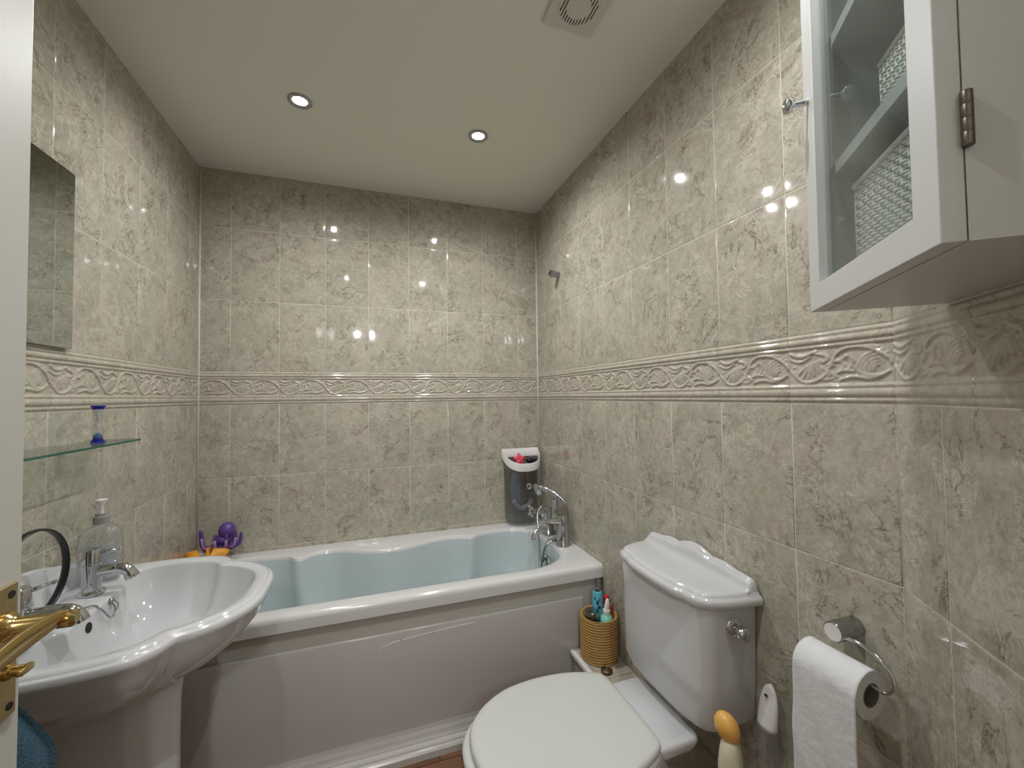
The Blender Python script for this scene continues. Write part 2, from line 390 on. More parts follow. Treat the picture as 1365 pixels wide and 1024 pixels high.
# ------------------------------------------------------------------ room shell
W = .206
tiled_wall('wall_back', (XL, D, 0), (1, 0, 0), (0, -1, 0), XR-XL, [(-.634-XL)+W*k for k in range(-1, 9)], seed=1)
YL0 = YF
tiled_wall('wall_left', (XL, YL0, 0), (0, 1, 0), (1, 0, 0), D-YL0, [2.157-.2045*k-YL0 for k in range(11, -1, -1)], width=.2045, seed=2)
CY = .502
tiled_wall('wall_right', (XR, D, 0), (0, -1, 0), (-1, 0, 0), D-CY, [D-(CY+W*k) for k in range(8, 0, -1)], seed=3)
ANG = .6578
dA = Vector((-math.sin(ANG), -math.cos(ANG), 0)); nA = Vector((-math.cos(ANG), math.sin(ANG), 0))
CC = Vector((XR, CY, 0)); LA = (CY-YF)/math.cos(ANG)
aw = tiled_wall('wall_angled', CC, dA, nA, LA, [.126, .332, .538], seed=4, fcuts=[.206, .412, .618])
# white sealant bead in the two far corners
for nm, x, sx in (('trim_1', XL, 1), ('trim_2', XR, -1)):
    g = G().tube([(x+sx*.003, D-.003, .57), (x+sx*.003, D-.003, CEIL)], .0046, 8); st(g.build(nm, M['grout'], smooth=True))
# floor and ceiling follow the five-sided room
fx = CC + dA*LA
poly = [(XL-.05, YF), (fx.x, YF), (CC.x, CC.y), (XR+.05, CC.y), (XR+.05, D+.05), (XL-.05, D+.05)]
poly = [(XL-.08, YF-.02), (XR+.08, YF-.02), (XR+.08, D+.08), (XL-.08, D+.08)]
def slab(name, pl, z0, z1, m):
    g = G().loft([[Vector((x, y, z0)) for x, y in pl], [Vector((x, y, z1)) for x, y in pl]]); return st(g.build(name, m))
slab('floor', poly, -.06, 0, M['floor']); slab('ceiling', poly, CEIL, CEIL+.06, M['ceiling'])
# wall cores behind the tiles, so the room is closed and has thickness
def core(name, a, b, m='wallpaint'): return st(G().box(a, b).build(name, M[m]))
core('wall_back_core', (XL-.08, D+.003, 0), (XR+.08, D+.08, CEIL)); core('wall_left_core', (XL-.08, YF, 0), (XL-.003, D+.003, CEIL))
core('wall_right_core', (XR+.003, CY, 0), (XR+.08, D+.003, CEIL))
g = G(); q = [CC-nA*.003, CC+dA*LA-nA*.003, CC+dA*LA-nA*.08, CC-nA*.08]
g.loft([[Vector((p.x, p.y, 0)) for p in q], [Vector((p.x, p.y, CEIL)) for p in q]]); st(g.build('wall_angled_core', M['wallpaint']))
# front wall with the doorway the picture is taken from, and the hall behind it
DX0, DX1, DH = -.425, .36, 2.03
g = G().box((XL-.08, YF-.12, 0), (DX0-.03, YF, CEIL)).box((DX1+.03, YF-.12, 0), (fx.x+.12, YF, CEIL)).box((DX0-.03, YF-.12, DH+.03), (DX1+.03, YF, CEIL))
st(g.build('wall_front', M['wallpaint']))
g = G().box((DX0-.03, YF-.125, 0), (DX0, YF+.0, DH)).box((DX1, YF-.125, 0), (DX1+.03, YF+.0, DH)).box((DX0-.03, YF-.125, DH), (DX1+.03, YF+.0, DH+.03))
st(g.build('trim_3', M['door']))
HX0, HX1, HY0 = -1.5, 1.3, -3.4
st(G().box((HX0, HY0, -.06), (HX1, YF-.02, 0)).build('floor_hall', M['floor']))
st(G().box((HX0, HY0, CEIL), (HX1, YF-.02, CEIL+.06)).build('ceiling_hall', M['ceiling']))
g = G().box((HX0-.08, HY0, 0), (HX0, YF-.12, CEIL)).box((HX1, HY0, 0), (HX1+.08, YF-.12, CEIL)).box((HX0, HY0-.08, 0), (HX1, HY0, CEIL))
g.box((HX0, YF-.12, 0), (XL-.08, YF-.04, CEIL)).box((fx.x+.12, YF-.12, 0), (HX1, YF-.04, CEIL))
st(g.build('wall_hall', M['wallpaint']))

# ------------------------------------------------------------------ open door with brass handle
door = thing('door_1', 'white painted door standing open with brass lever handle', 'door'); st(door)
DXf, DYe, DYh = -.41, .683, -.075
G().box((DXf-.036, DYh, .008), (DXf, DYe, 1.99), bev=.002).build('door_leaf', M['door'], door)
hp = G().box((DXf, DYe-.056, .910), (DXf+.004, DYe-.011, 1.064), bev=.0015)
plate = hp.build('handle_plate', M['brass_old'], door)
g = G()
for z in (.922, 1.052): g.lathe([(.0045, 0), (.0045, .0008), (.002, .0005)], (DXf+.0041, DYe-.021, z), (1, 0, 0), 14)
g.build('screw', M['dark'], plate)
g = G().lathe([(.016, 0), (.016, .004), (.012, .008), (.0095, .012), (.0085, .045), (.010, .050), (.010, .062), (.006, .066)], (DXf+.004, DYe-.030, 1.018), (1, 0, 0), 24)
lev = g.build('lever_spindle', M['brass'], door, smooth=True, autosmooth=40)
y0 = DYe-.030; pts = []; rings = []
for i in range(15):
    t = i/14; y = y0 - .115*t; hw = .0085 + .003*math.sin(PI*t); th = .0042
    if t > .93: hw *= .7
    if i == 0: hw *= .55
    x = DXf+.058 - .006*math.sin(PI*t*.9); z = 1.024 - .006*t
    rings.append([Vector((x+th*math.cos(a)*1.2, y, z+hw*math.sin(a))) for a in [2*PI*k/16 for k in range(16)]])
G().loft(rings).build('lever_blade', M['brass'], door, smooth=True, autosmooth=50)
g = G().lathe([(.009, 0), (.009, .004), (.006, .006), (.006, .016)], (DXf+.004, DYe-.026, .964), (1, 0, 0), 18)
g.box((DXf+.017, DYe-.036, .960), (DXf+.024, DYe-.016, .968), bev=.002)
g.build('thumb_turn', M['brass'], door, smooth=True, autosmooth=40)

# ------------------------------------------------------------------ ceiling downlights and extractor fan
def downlight(x, y, label, group):
    t = thing('downlight', label, 'ceiling light', group); t.location = (x, y, CEIL)
    R = .040
    G().lathe([(R, 0), (R+.001, -.003), (R-.002, -.006), (R-.009, -.0065), (R-.014, -.004), (R-.0155, .001)], n=40, cap0=False, cap1=False).build('bezel', M['chrome_dull'], t, smooth=True)
    G().lathe([(R-.0152, -.0008), (R-.020, -.002), (.004, -.0045)], n=32).build('bulb', M['glow'], t, smooth=True)
    return t
LB = ['round chrome downlight over the left end of the bath', 'round chrome downlight over the right end of the bath',
      'round chrome downlight near the doorway over the basin side', 'round chrome downlight near the doorway beside the wall cabinet']
for (x, y), lb in zip(SPOTS, LB): downlight(x, y, lb, 'recessed downlights in the bathroom ceiling')
for (x, y), lb in zip(HALL_SPOTS, ['hall ceiling downlight opposite the doorway', 'hall ceiling downlight nearer the left hall wall']): downlight(x, y, lb, 'recessed downlights in the hall ceiling')
fan = thing('extractor_fan', 'square white extractor fan with round slatted grille in the ceiling', 'fan'); fan.location = (.551, .995, CEIL)
G().box((-.079, -.079, -.012), (.079, .079, 0), bev=.004).build('fan_housing', M['fan'], fan)
G().lathe([(.054, -.0121), (.054, -.0128), (.001, -.0128)], n=44).build('fan_opening', M['dark'], fan)
g = G()
for k in range(-6, 7):
    x = k*.0086; L_ = math.sqrt(max(0, .054**2-x*x))
    g.box((x-.0024, -L_, -.0146), (x+.0024, L_, -.0129))
g.lathe([(.053, -.0125), (.0545, -.0150), (.058, -.0150), (.059, -.0122)], n=44, cap0=False, cap1=False)
g.lathe([(.034, -.0129), (.034, -.0152), (.001, -.0156)], n=30)
g.build('fan_grille', M['fan'], fan)
for x in (-.066, .066): G().box((x-.002, -.071, -.0135), (x+.002, -.050, -.0121)).build('fan_slot', M['dark'], fan)

# ------------------------------------------------------------------ bath
bath = thing('bathtub', 'white acrylic bathtub with scalloped inner edge along the back wall', 'bathtub')
BY0 = 1.566; RZ = .555
inner = [(-.560, 1.640), (-.30, 1.638), (0, 1.638), (.30, 1.638), (.52, 1.637), (.64, 1.637), (.715, 1.656), (.775, 1.694), (.812, 1.748), (.828, 1.80), (.832, 1.86), (.830, 1.95),
         (.818, 2.06), (.785, 2.12), (.723, 2.158), (.64, 2.164), (.56, 2.150), (.487, 2.112), (.46, 2.130), (.40, 2.150), (.33, 2.146), (.26, 2.125), (.17, 2.090), (.09, 2.078), (0, 2.090), (-.08, 2.125), (-.16, 2.165), (-.25, 2.160), (-.318, 2.108),
         (-.37, 2.150), (-.45, 2.178), (-.56, 2.182), (-.63, 2.14), (-.665, 2.05), (-.672, 1.92), (-.668, 1.78), (-.64, 1.69)]
ip = resample(sm([(x, y, 0) for x, y in inner], 8, True), 260, True)
cen = Vector((.08, 1.90, 0))
def rect_hit(p, x0, x1, ya, yb, rad=.012):
    d = p-cen; ts = []
    if d.x > 0: ts.append((x1-cen.x)/d.x)
    if d.x < 0: ts.append((x0-cen.x)/d.x)
    if d.y > 0: ts.append((yb-cen.y)/d.y)
    if d.y < 0: ts.append((ya-cen.y)/d.y)
    t = min(ts); return cen+d*t
def ring_outer(ins, z, e=0.0):
    x0, x1, ya, yb = XL+.001+e, XR-.001-e, BY0+ins, D-.001-e
    out = [rect_hit(p, x0, x1, ya, yb) for p in ip]
    # nearest samples sit on the true corners, the rest run evenly between them
    n = len(out); cs = []
    for cx, cy in ((x0, ya), (x1, ya), (x1, yb), (x0, yb)):
        cs.append((min(range(n), key=lambda i: (ip[i].x-cx)**2+(ip[i].y-cy)**2), Vector((cx, cy, 0))))
    cs.sort(key=lambda q: q[0])
    for (i0, a), (i1, b) in zip(cs, cs[1:]+[(cs[0][0]+n, cs[0][1])]):
        for k in range(i0, i1): out[k % n] = a.lerp(b, (k-i0)/(i1-i0))
    return [Vector((p.x, p.y, z)) for p in out]
def ring_in(off, z, sc_=None):
    out = []
    n = len(ip)
    for i, p in enumerate(ip):
        a = ip[(i-7) % n]; b = ip[(i+7) % n]; t = (b-a).normalized(); nn = Vector((-t.y, t.x, 0))
        if nn.dot(cen-p) < 0: nn = -nn
        out.append(Vector((p.x+nn.x*off, p.y+nn.y*off, z)))
    return out
def ring_s(kx, ky, z): return [Vector((cen.x+(p.x-cen.x)*kx, cen.y+(p.y-cen.y)*ky, z)) for p in ip]
def ring_floor(k, z):
    return [Vector((cen.x+(p.x-cen.x)*k*(.93), cen.y+(p.y-cen.y)*k, z)) for p in ip]
rim = [ring_outer(.012, .50), ring_outer(.0, .502), ring_outer(-.0, .535), ring_outer(.002, .546), ring_outer(.008, .553), ring_outer(.018, RZ), ring_s(1.022, 1.07, RZ+.001), ring_s(1.010, 1.03, RZ-.001), ring_s(1.004, 1.012, RZ-.006), ring_s(1, 1, RZ-.016)]
G().loft(rim, cap0=False, cap1=False).build('bath_rim', M['acrylic'], bath, smooth=True, autosmooth=50)
ins = [ring_s(1, 1, RZ-.016), ring_s(.996, .985, RZ-.05), ring_s(.98, .96, RZ-.14), ring_s(.955, .925, RZ-.25), ring_floor(.86, .235), ring_floor(.80, .20), ring_floor(.70, .182), ring_floor(.4, .176), ring_floor(.05, .174)]
G().loft(ins, cap0=False, cap1=True).build('bath_interior', M['acrylic_in'], bath, smooth=True)
# panel, strip above it and plinth
G().box((XL+.002, BY0+.020, .05), (XR-.010, BY0+.034, .500)).build('panel_backing', M['panel_strip'], bath)
G().box((XL+.002, BY0+.006, .075), (.842, BY0+.020, .432), bev=.005).build('bath_panel', M['panel'], bath, smooth=True, autosmooth=50)
G().box((XR-.030, BY0+.004, .235), (XR-.010, BY0+.0195, .500), bev=.002).build('end_strip', M['grey_strip'], bath)
prof = [(.030, .0), (-.052, .0), (-.052, .022), (-.047, .028), (-.040, .030), (-.038, .036), (-.034, .040), (-.026, .042), (-.024, .048), (-.020, .052), (-.012, .054), (-.010, .060), (-.006, .064), (.001, .066), (.004, .078), (.030, .078)]
G().loft([[Vector((x, BY0+a, b)) for a, b in prof] for x in (XL+.002, .778)]).build('plinth', M['panel'], bath)
g = G(); zz = .405
g.tube([(.02, BY0+.0055, .3825), (.07, BY0+.0052, .398), (.18, BY0+.0052, .406), (.32, BY0+.0052, .413), (.38, BY0+.0055, .4125)], [.0004, .0011, .0009, .0012, .0003], 6)
g.build('panel_scratch', M['scratch'], bath)
for x, z in ((.100, .4005), (.213, .4065)): G().sphere((x, BY0+.0055, z), .0035, sy=.35, sz=.7).build('panel_chip', M['dark'], bath, smooth=True)
# overflow boss inside the tap end
ov = G().lathe([(.034, 0), (.036, .006), (.031, .010), (.02, .012), (.002, .012)], (.806, 1.868, .47), (-1, 0, .12), 30, sx=1, sy=1).build('overflow_cover', M['chrome'], bath, smooth=True)
g = G()
for k in range(6):
    a = 2*PI*k/6; g.sphere((.7935, 1.868+.018*math.cos(a), .471+.018*math.sin(a)), .0052, sx=.4)
g.build('overflow_hole', M['dark'], ov)

# mixer tap with shower handset
mx = G(); TX = .876
for y in (1.83, 2.01):
    mx.lathe([(.036, 0), (.036, .006), (.032, .012), (.027, .05), (.023, .092), (.024, .122), (.019, .140), (.004, .146)], (TX, y, RZ+.001), n=26)
mx.lathe([(.017, 0), (.0185, .03), (.024, .06), (.030, .078), (.030, .102), (.024, .120), (.0185, .15), (.017, .18)], (TX, 1.83, RZ+.104), (0, 1, 0), 22)
mixer = mx.build('mixer_tap', M['chrome'], bath, smooth=True, autosmooth=50)
mixer['label'] = 'chrome bath mixer tap with cross handles and shower handset'
for y in (1.83, 2.01):
    g = G().lathe([(.017, 0), (.015, .020), (.012, .050), (.0105, .074), (.015, .078), (.015, .090), (.006, .094)], (TX-.014, y, RZ+.118), (-1, 0, .12), 20)
    hx, hz = TX-.014-.083, RZ+.128
    for a in (PI/4, 3*PI/4):
        d = Vector((0, math.cos(a), math.sin(a)))
        c = Vector((hx, y, hz)); g.tube([c-d*.024, c+d*.024], .0055, 8)
        for s_ in (-1, 1): g.sphere(c+d*.026*s_, .0088, n=12, k=8)
    g.build('cross_handle', M['chrome'], mixer, smooth=True, autosmooth=60)
sp = sm([(TX-.005, 1.92, RZ+.094), (TX-.035, 1.92, RZ+.086), (TX-.075, 1.915, RZ+.066), (TX-.105, 1.912, RZ+.055), (TX-.120, 1.911, RZ+.040), (TX-.124, 1.911, RZ+.018)], 6)
G().tube(sp, [.013-.002*math.sin(PI*i/(len(sp)-1)) for i in range(len(sp))], 14).build('spout', M['chrome'], mixer, smooth=True, autosmooth=60)
g = G().lathe([(.020, 0), (.016, .02), (.015, .075), (.016, .100)], (TX, 1.92, RZ+.100), n=18)
g.tube(sm([(TX-.002, 1.945, RZ+.228), (TX-.004, 1.94, RZ+.208), (TX, 1.92, RZ+.196), (TX-.004, 1.90, RZ+.208), (TX-.002, 1.895, RZ+.228)], 5), .0055, 10)
g.build('handset_cradle', M['chrome'], mixer, smooth=True, autosmooth=60)
hs = sm([(TX-.070, 1.955, RZ+.258), (TX-.045, 1.945, RZ+.254), (TX-.005, 1.918, RZ+.232), (TX+.020, 1.885, RZ+.208)], 6)
g = G().tube(hs, [.011+.004*math.sin(PI*i/(len(hs)-1)) for i in range(len(hs))], 14)
g.lathe([(.012, 0), (.020, .006), (.027, .014), (.029, .020), (.026, .024), (.003, .025)], (TX-.066, 1.952, RZ+.252), (-.9, -.15, -.12), 26, sx=1.4, sy=1.0)
g.build('shower_handset', M['chrome'], mixer, smooth=True, autosmooth=60)
hose = sm([(TX+.020, 1.885, RZ+.208), (TX+.030, 1.865, RZ+.190), (TX+.034, 1.85, RZ+.12), (TX+.020, 1.855, RZ+.05), (TX-.010, 1.865, RZ+.016), (TX-.050, 1.868, RZ+.010), (TX-.085, 1.87, RZ-.03), (TX-.12, 1.875, RZ-.20), (TX-.15, 1.87, RZ-.33), (TX-.19, 1.83, RZ-.335), (TX-.165, 1.80, RZ-.25), (TX-.125, 1.83, RZ-.1), (TX-.100, 1.90, RZ+.04), (TX-.085, 1.95, RZ+.12), (TX-.060, 1.96, RZ+.158), (TX-.030, 1.955, RZ+.155), (TX-.005, 1.94, RZ+.115)], 10)
g = G(); g.tube(hose, [.0062 if i % 2 else .0054 for i in range(len(hose))], 8); g.build('shower_hose', M['chrome_dull'], mixer, smooth=True)

# ------------------------------------------------------------------ organiser with bath toys at the corner
org = thing('toy_organiser', 'smoky clear wall organiser with white D-shaped rim behind the bath tap', 'organiser')
def dshape(x0, x1, yb, depth, z, n=40, e=0.0):
    cx = (x0+x1)/2; hw = (x1-x0)/2-e; out = []
    for k in range(n):
        a = PI + PI*k/(n-1); c_, s_ = math.cos(a), math.sin(a)
        out.append(Vector((cx+hw*math.copysign(abs(c_)**.75, c_), yb-e-(depth-2*e)*abs(s_)**.8, z)))
    return out
OX0, OX1, OYB = .700, .922, D-.006
G().loft([[Vector((p.x, p.y, p.z+(.018-(OYB-p.y)*.6 if z > .9 else 0))) for p in dshape(OX0+.014, OX1-.014, OYB, .105, z, e=e)] for z, e in ((.572, .012), (.580, .004), (.70, .002), (.915, 0))], cap1=False).build('pouch', M['smoke'], org, smooth=True, autosmooth=60)
rr = [dshape(OX0, OX1, OYB, .118, .905, e=.004), dshape(OX0, OX1, OYB, .118, .905), dshape(OX0, OX1, OYB, .122, .945), dshape(OX0, OX1, OYB, .122, .950, e=.003), dshape(OX0, OX1, OYB, .122, .948, e=.006), dshape(OX0, OX1, OYB, .118, .905, e=.007)]
rr = [[Vector((p.x, p.y, p.z+.030-(OYB-p.y)*.62)) for p in r_] for r_ in rr]
G().loft(rr, cap0=False, cap1=False).build('rim', M['rim_white'], org, smooth=True, autosmooth=50)
def tagm(o, l, c, g=None): return tag(o, l, c, g)
g = G()
for k in range(5):
    a = 2*PI*k/5+.3; c = Vector((.785, 2.195, .922)); d = Vector((math.cos(a), .4*math.sin(a), math.sin(a)))
    g.tube([c, c+d*.019, c+d*.036], [.015, .012, .005], 10)
g.sphere((.785, 2.188, .915), .013); tag(g.build('star_toy', M['pink'], smooth=True), 'pink star-shaped bath toy on top inside the organiser', 'toy')
g = G().sphere((.862, 2.205, .915), .028, sx=1.3, sy=.9, sz=.6); tag(g.build('dark_toy', M['jar_dark'], smooth=True), 'dark grey smooth bath toy on top inside the organiser', 'toy')
g = G(); g.sphere((.85, 2.205, .82), .052, sx=.75, sy=.65, sz=1.6)
tag(g.build('brown_toy', mat('brown_toy', (66, 40, 34), .5), smooth=True), 'dark brown toy packed in the middle of the organiser', 'toy')
g = G().lathe([(.018, 0), (.018, .004), (.010, .005), (.010, .001)], (.828, 2.158, .775), (-.2, -1, 0), 20)
tag(g.build('round_wheel', M['grey_strip'], smooth=True), 'small pale round toy wheel seen through the organiser front', 'toy')
g = G().sphere((.765, 2.212, .76), .038, sx=.8, sy=.8, sz=2.4)
tag(g.build('grey_bag', mat('blue_grey_toy', (120, 130, 150), .5, noise=(30, .5)), smooth=True), 'blue-grey toy at the left inside the organiser', 'toy')
g = G().tube(sm([(.745, 2.19, .70), (.78, 2.185, .655), (.83, 2.19, .66), (.86, 2.20, .69)], 6), .014, 10)
tag(g.build('tube_toy', mat('pale_tube', (150, 150, 158), .4), smooth=True), 'pale curved tube toy low inside the organiser', 'toy')

# octopus and starfish on the far left corner of the bath
octo = thing('octopus_toy', 'purple rubber octopus bath toy on the left corner of the bath', 'toy')
OC = Vector((-.650, 2.195, .628))
octo.location = (0, 0, 0)
G().sphere(OC+Vector((.028, 0, .062)), .034, sz=1.1).sphere(OC+Vector((.012, -.004, .024)), .028, sx=1.3, sz=.9).build('octopus_head', M['purple'], octo, smooth=True)
for i, (a, L_, up) in enumerate([(0.0, .075, .035), (.9, .06, .02), (1.9, .055, .03), (3.0, .085, .055), (3.6, .075, .06), (4.5, .06, .045), (5.2, .065, .04), (5.8, .07, .045)]):
    d = Vector((math.cos(a), math.sin(a)*.75, 0)); c = OC+Vector((.008, 0, .008))
    p = sm([c, c+d*L_*.45+Vector((0, 0, -.018)), c+d*L_*.90+Vector((0, 0, -.008)), c+d*L_*1.02+Vector((0, 0, up*1.15))], 6)
    arm = G().tube(p, [.0165-.012*k/(len(p)-1) for k in range(len(p))], 10).build('octopus_arm', M['purple'], octo, smooth=True)
    if a > 3.2:
        q = [v+Vector((0, -.006, .004)) for v in p[8:-3]]
        G().tube(q, .0055, 8).build('arm_suckers', M['lilac'], arm, smooth=True)
star = G()
SC = Vector((-.682, 2.115, .5585)); rings = []
for z, k in ((0, 1.0), (.008, 1.03), (.018, .8), (.026, .35)):
    rr = []
    for j in range(60):
        a = 2*PI*j/60; r_ = .036+.040*math.cos(5*a)**2*(1 if math.cos(5*a) > 0 else 0)+.012*math.cos(5*a)
        lift = .042*max(0, (r_-.045)/.035)
        rr.append(SC+Vector((r_*k*math.cos(a+.3), r_*k*math.sin(a+.3), z+lift+.002)))
    rings.append(rr)
star.loft(rings); so = star.build('starfish_toy', M['orange'], smooth=True); tag(so, 'orange starfish bath toy on the bath corner below the octopus', 'toy')
g = G().sphere(SC+Vector((.002, -.004, .026)), .016, sz=.6); g.build('star_centre', M['yellow'], so, smooth=True)
g = G().sphere((-.716, 2.222, .583), .030, sx=1.0, sz=.95); tag(g.build('white_toy', M['rim_white'], smooth=True), 'small white rounded bath toy between starfish and octopus', 'toy')

# ------------------------------------------------------------------ basin and pedestal
basin = thing('wash_basin', 'white ceramic pedestal basin with scalloped rim on the left wall', 'basin')
BYC, BZ = 1.238, .80
half = [(0, .503), (.06, .501), (.11, .487), (.160, .450), (.190, .408), (.200, .378), (.236, .362), (.266, .328), (.280, .27), (.286, .19), (.284, .10), (.280, .03), (.276, .002)]
def close_outline(h, n=70):
    hp = resample(sm([(a, b, 0) for a, b in h], 8), n); L_ = [(p.x, p.y) for p in hp]
    bk = [(L_[-1][0]*(1-2*k/24.), L_[-1][1]) for k in range(1, 24)]
    return L_ + bk + [(-a, b) for a, b in L_[::-1][:-1]]
OUT = close_outline(half)
ihalf = [(0, .462), (.055, .459), (.102, .443), (.143, .405), (.166, .372), (.176, .345), (.212, .320), (.236, .27), (.242, .205), (.232, .150), (.205, .118), (.165, .108), (.150, .120), (.142, .150), (.07, .152), (.0, .152)]
NI = len(OUT)
def i_out(h):
    hp = resample(sm([(a, b, 0) for a, b in h], 8), 90); L_ = [(p.x, p.y) for p in hp]
    # front half follows the same indexing; the back is the closing edge
    full = L_ + [(-a, b) for a, b in L_[::-1][1:-1]]
    return full
INN = resample([(a, b, 0) for a, b in i_out(ihalf)], NI, True); INN = [(p.x, p.y) for p in INN]
OUTR = resample([(a, b, 0) for a, b in OUT], NI, True); OUTR = [(p.x, p.y) for p in OUTR]
# pair outline samples by angle about the bowl centre so the rings line up
def by_angle(poly, n=240, c=(0, .27)):
    out = []
    P = poly+[poly[0]]
    for k in range(n):
        a = PI/2 - 2*PI*k/n; dx, dy = math.cos(a), math.sin(a); best = None
        for (x0, y0), (x1, y1) in zip(P, P[1:]):
            ex, ey = x1-x0, y1-y0; den = dx*ey-dy*ex
            if abs(den) < 1e-12: continue
            t = ((x0-c[0])*ey-(y0-c[1])*ex)/den; s_ = ((x0-c[0])*dy-(y0-c[1])*dx)/den
            if t > 0 and -1e-6 <= s_ <= 1+1e-6 and (best is None or t > best): best = t
        out.append((c[0]+dx*best, c[1]+dy*best))
    return out
OA = by_angle(OUTR); IA = by_angle(INN)
def bp(a, b, z): return Vector((XL+.002+b, BYC+a, z))
def r_out(kx, ky, z, off=0): return [bp(a*kx, max(0, b*ky), z) for a, b in OA]
def r_in(k, z, c=(0, .28)): return [bp(c[0]+(a-c[0])*k, c[1]+(b-c[1])*k, z) for a, b in IA]
def r_mix(t, z): return [bp(a*(1-t)+c*t, b*(1-t)+d*t, z) for (a, b), (c, d) in zip(OA, IA)]
g = G()
body = [r_out(.36, .52, .618), r_out(.46, .60, .625), r_out(.62, .71, .642), r_out(.77, .82, .672), r_out(.895, .92, .714), r_out(.965, .975, .750), r_out(.985, .988, .772),
        r_out(1.0, 1.0, .779), r_out(1.004, 1.004, .786), r_out(1.0, 1.0, .793), r_out(.99, .992, .797), r_out(.984, .987, .796), r_out(.978, .982, .799), r_out(.965, .972, .804), r_mix(.45, .805), r_mix(.75, .802),
        r_mix(.96, .8015), r_in(1.0, .799), r_in(.99, .793), r_in(.965, .765), r_in(.89, .73), r_in(.82, .70), r_in(.70, .676), r_in(.5, .664), r_in(.25, .658), r_in(.09, .656)]
G().loft(body, cap0=True, cap1=True).build('basin_bowl', M['white_gloss'], basin, smooth=True)
# raised scalloped upstand along the wall
N_ = 60; top = []
for k in range(N_+1):
    a = -.272+.544*k/N_; t = abs(a)/.272
    h_ = .012+.070*(1-t**2.0)
    if t < .38: h_ += .010*math.cos(t/.38*PI/2)
    top.append((a, h_))
rings = [[bp(a, .0, .80+h_-.004), bp(a, .004, .80+h_), bp(a, .014, .80+h_), bp(a, .019, .80+h_-.005), bp(a, .022, .80+h_*.4), bp(a, .034, .8045), bp(a, .0, .795)] for a, h_ in top]
G().loft(rings).build('basin_upstand', M['white_gloss'], basin, smooth=True, autosmooth=60)
# sunk soap rests either side of the tap platform
for s_ in (-1,):
    x0, x1 = .190, .255
    G().box((XL+.060, BYC+(x0 if s_ > 0 else -x1), .8035), (XL+.135, BYC+(x1 if s_ > 0 else -x0), .8085), bev=.0022).build('soap_rest', M['white_gloss'], basin, smooth=True, autosmooth=50)
pd = []
for z, kx, kf in ((0, .115, .345), (.03, .110, .340), (.10, .092, .322), (.25, .087, .316), (.45, .086, .314), (.56, .088, .316), (.60, .090, .320), (.63, .090, .324)):
    rr = []
    for k in range(40):
        a = -PI/2+PI*k/39; rr.append(bp(-.005+kx*math.sin(a)*1.0, .10+(kf-.10)*max(0, math.cos(a))**.7, z))
    rr += [bp(-.005+kx*.9*(1-2*j/9.), .03, z) for j in range(10)]
    pd.append(rr)
G().loft(pd).build('pedestal', M['white_gloss'], basin, smooth=True, autosmooth=60)
G().lathe([(.0115, 0), (.0115, .001)], (XL+.002+.1555, BYC-.040, .772), (1, 0, .15), 20).build('overflow_hole', M['dark'], basin)
G().lathe([(.024, 0), (.024, .003), (.018, .003), (.012, -.001)], bp(0, .28, .6572), n=26).build('waste_ring', M['chrome'], basin, smooth=True, autosmooth=40)
# taps
def tap(a, b, name_label, turn, e=0.0):
    base = bp(a, b, .804)
    g = G().lathe([(.026, 0), (.026, .004), (.022, .008), (.019, .010), (.0185, .068), (.0195, .069), (.0195, .071), (.0185, .072), (.0175, .105), (.014, .110), (.002, .111)], base, n=30)
    t = g.build('tap', M['chrome'], basin, smooth=True, autosmooth=35); t['label'] = name_label
    p = sm([base+Vector((.008, 0, .052)), base+Vector((.035, 0, .055)), base+Vector((.055+e, 0, .055)), base+Vector((.072+e, 0, .047)), base+Vector((.082+e, 0, .028))], 6)
    G().tube(p, [.0125, ]*(len(p)-8)+[.013]*4+[.0145]*4, 18).build('spout', M['chrome'], t, smooth=True, autosmooth=60)
    d = Vector((math.cos(turn), math.sin(turn), 0)); c = base+Vector((0, 0, .098))
    G().tube([c+d*.014, c+d*.050+Vector((0, 0, .002))], [.0050, .0042], 10).sphere(c+d*.052+Vector((0, 0, .002)), .0052, n=12, k=8).build('lever', M['chrome'], t, smooth=True)
tap(.080, .100, 'chrome pillar tap nearer the bath', .15)
tap(-.146, .100, 'chrome pillar tap nearer the door', .9, .016)
# chain
stay = bp(.044, .155, .792)
cp = sm([bp(-.075, .110, .808), bp(-.03, .125, .8065), bp(-.005, .148, .8055), bp(.002, .163, .785), bp(.014, .166, .768), bp(.028, .168, .763), bp(.040, .166, .775), bp(.042, .160, .788)], 14)
cp = resample(cp, 46); g = G()
for p in cp: g.sphere(p, .0022, n=8, k=6)
ch = g.build('plug_chain', M['chrome_dull'], basin, smooth=True)
G().lathe([(.0075, 0), (.0075, .004), (.003, .007)], stay, (1, 0, .3), 16).tube(sm([stay+Vector((.006, 0, .0)), stay+Vector((.012, .006, -.010)), stay+Vector((.012, 0, -.022)), stay+Vector((.011, -.006, -.010))], 5, True), .0012, 6).build('chain_stay', M['chrome_dull'], ch, smooth=True)

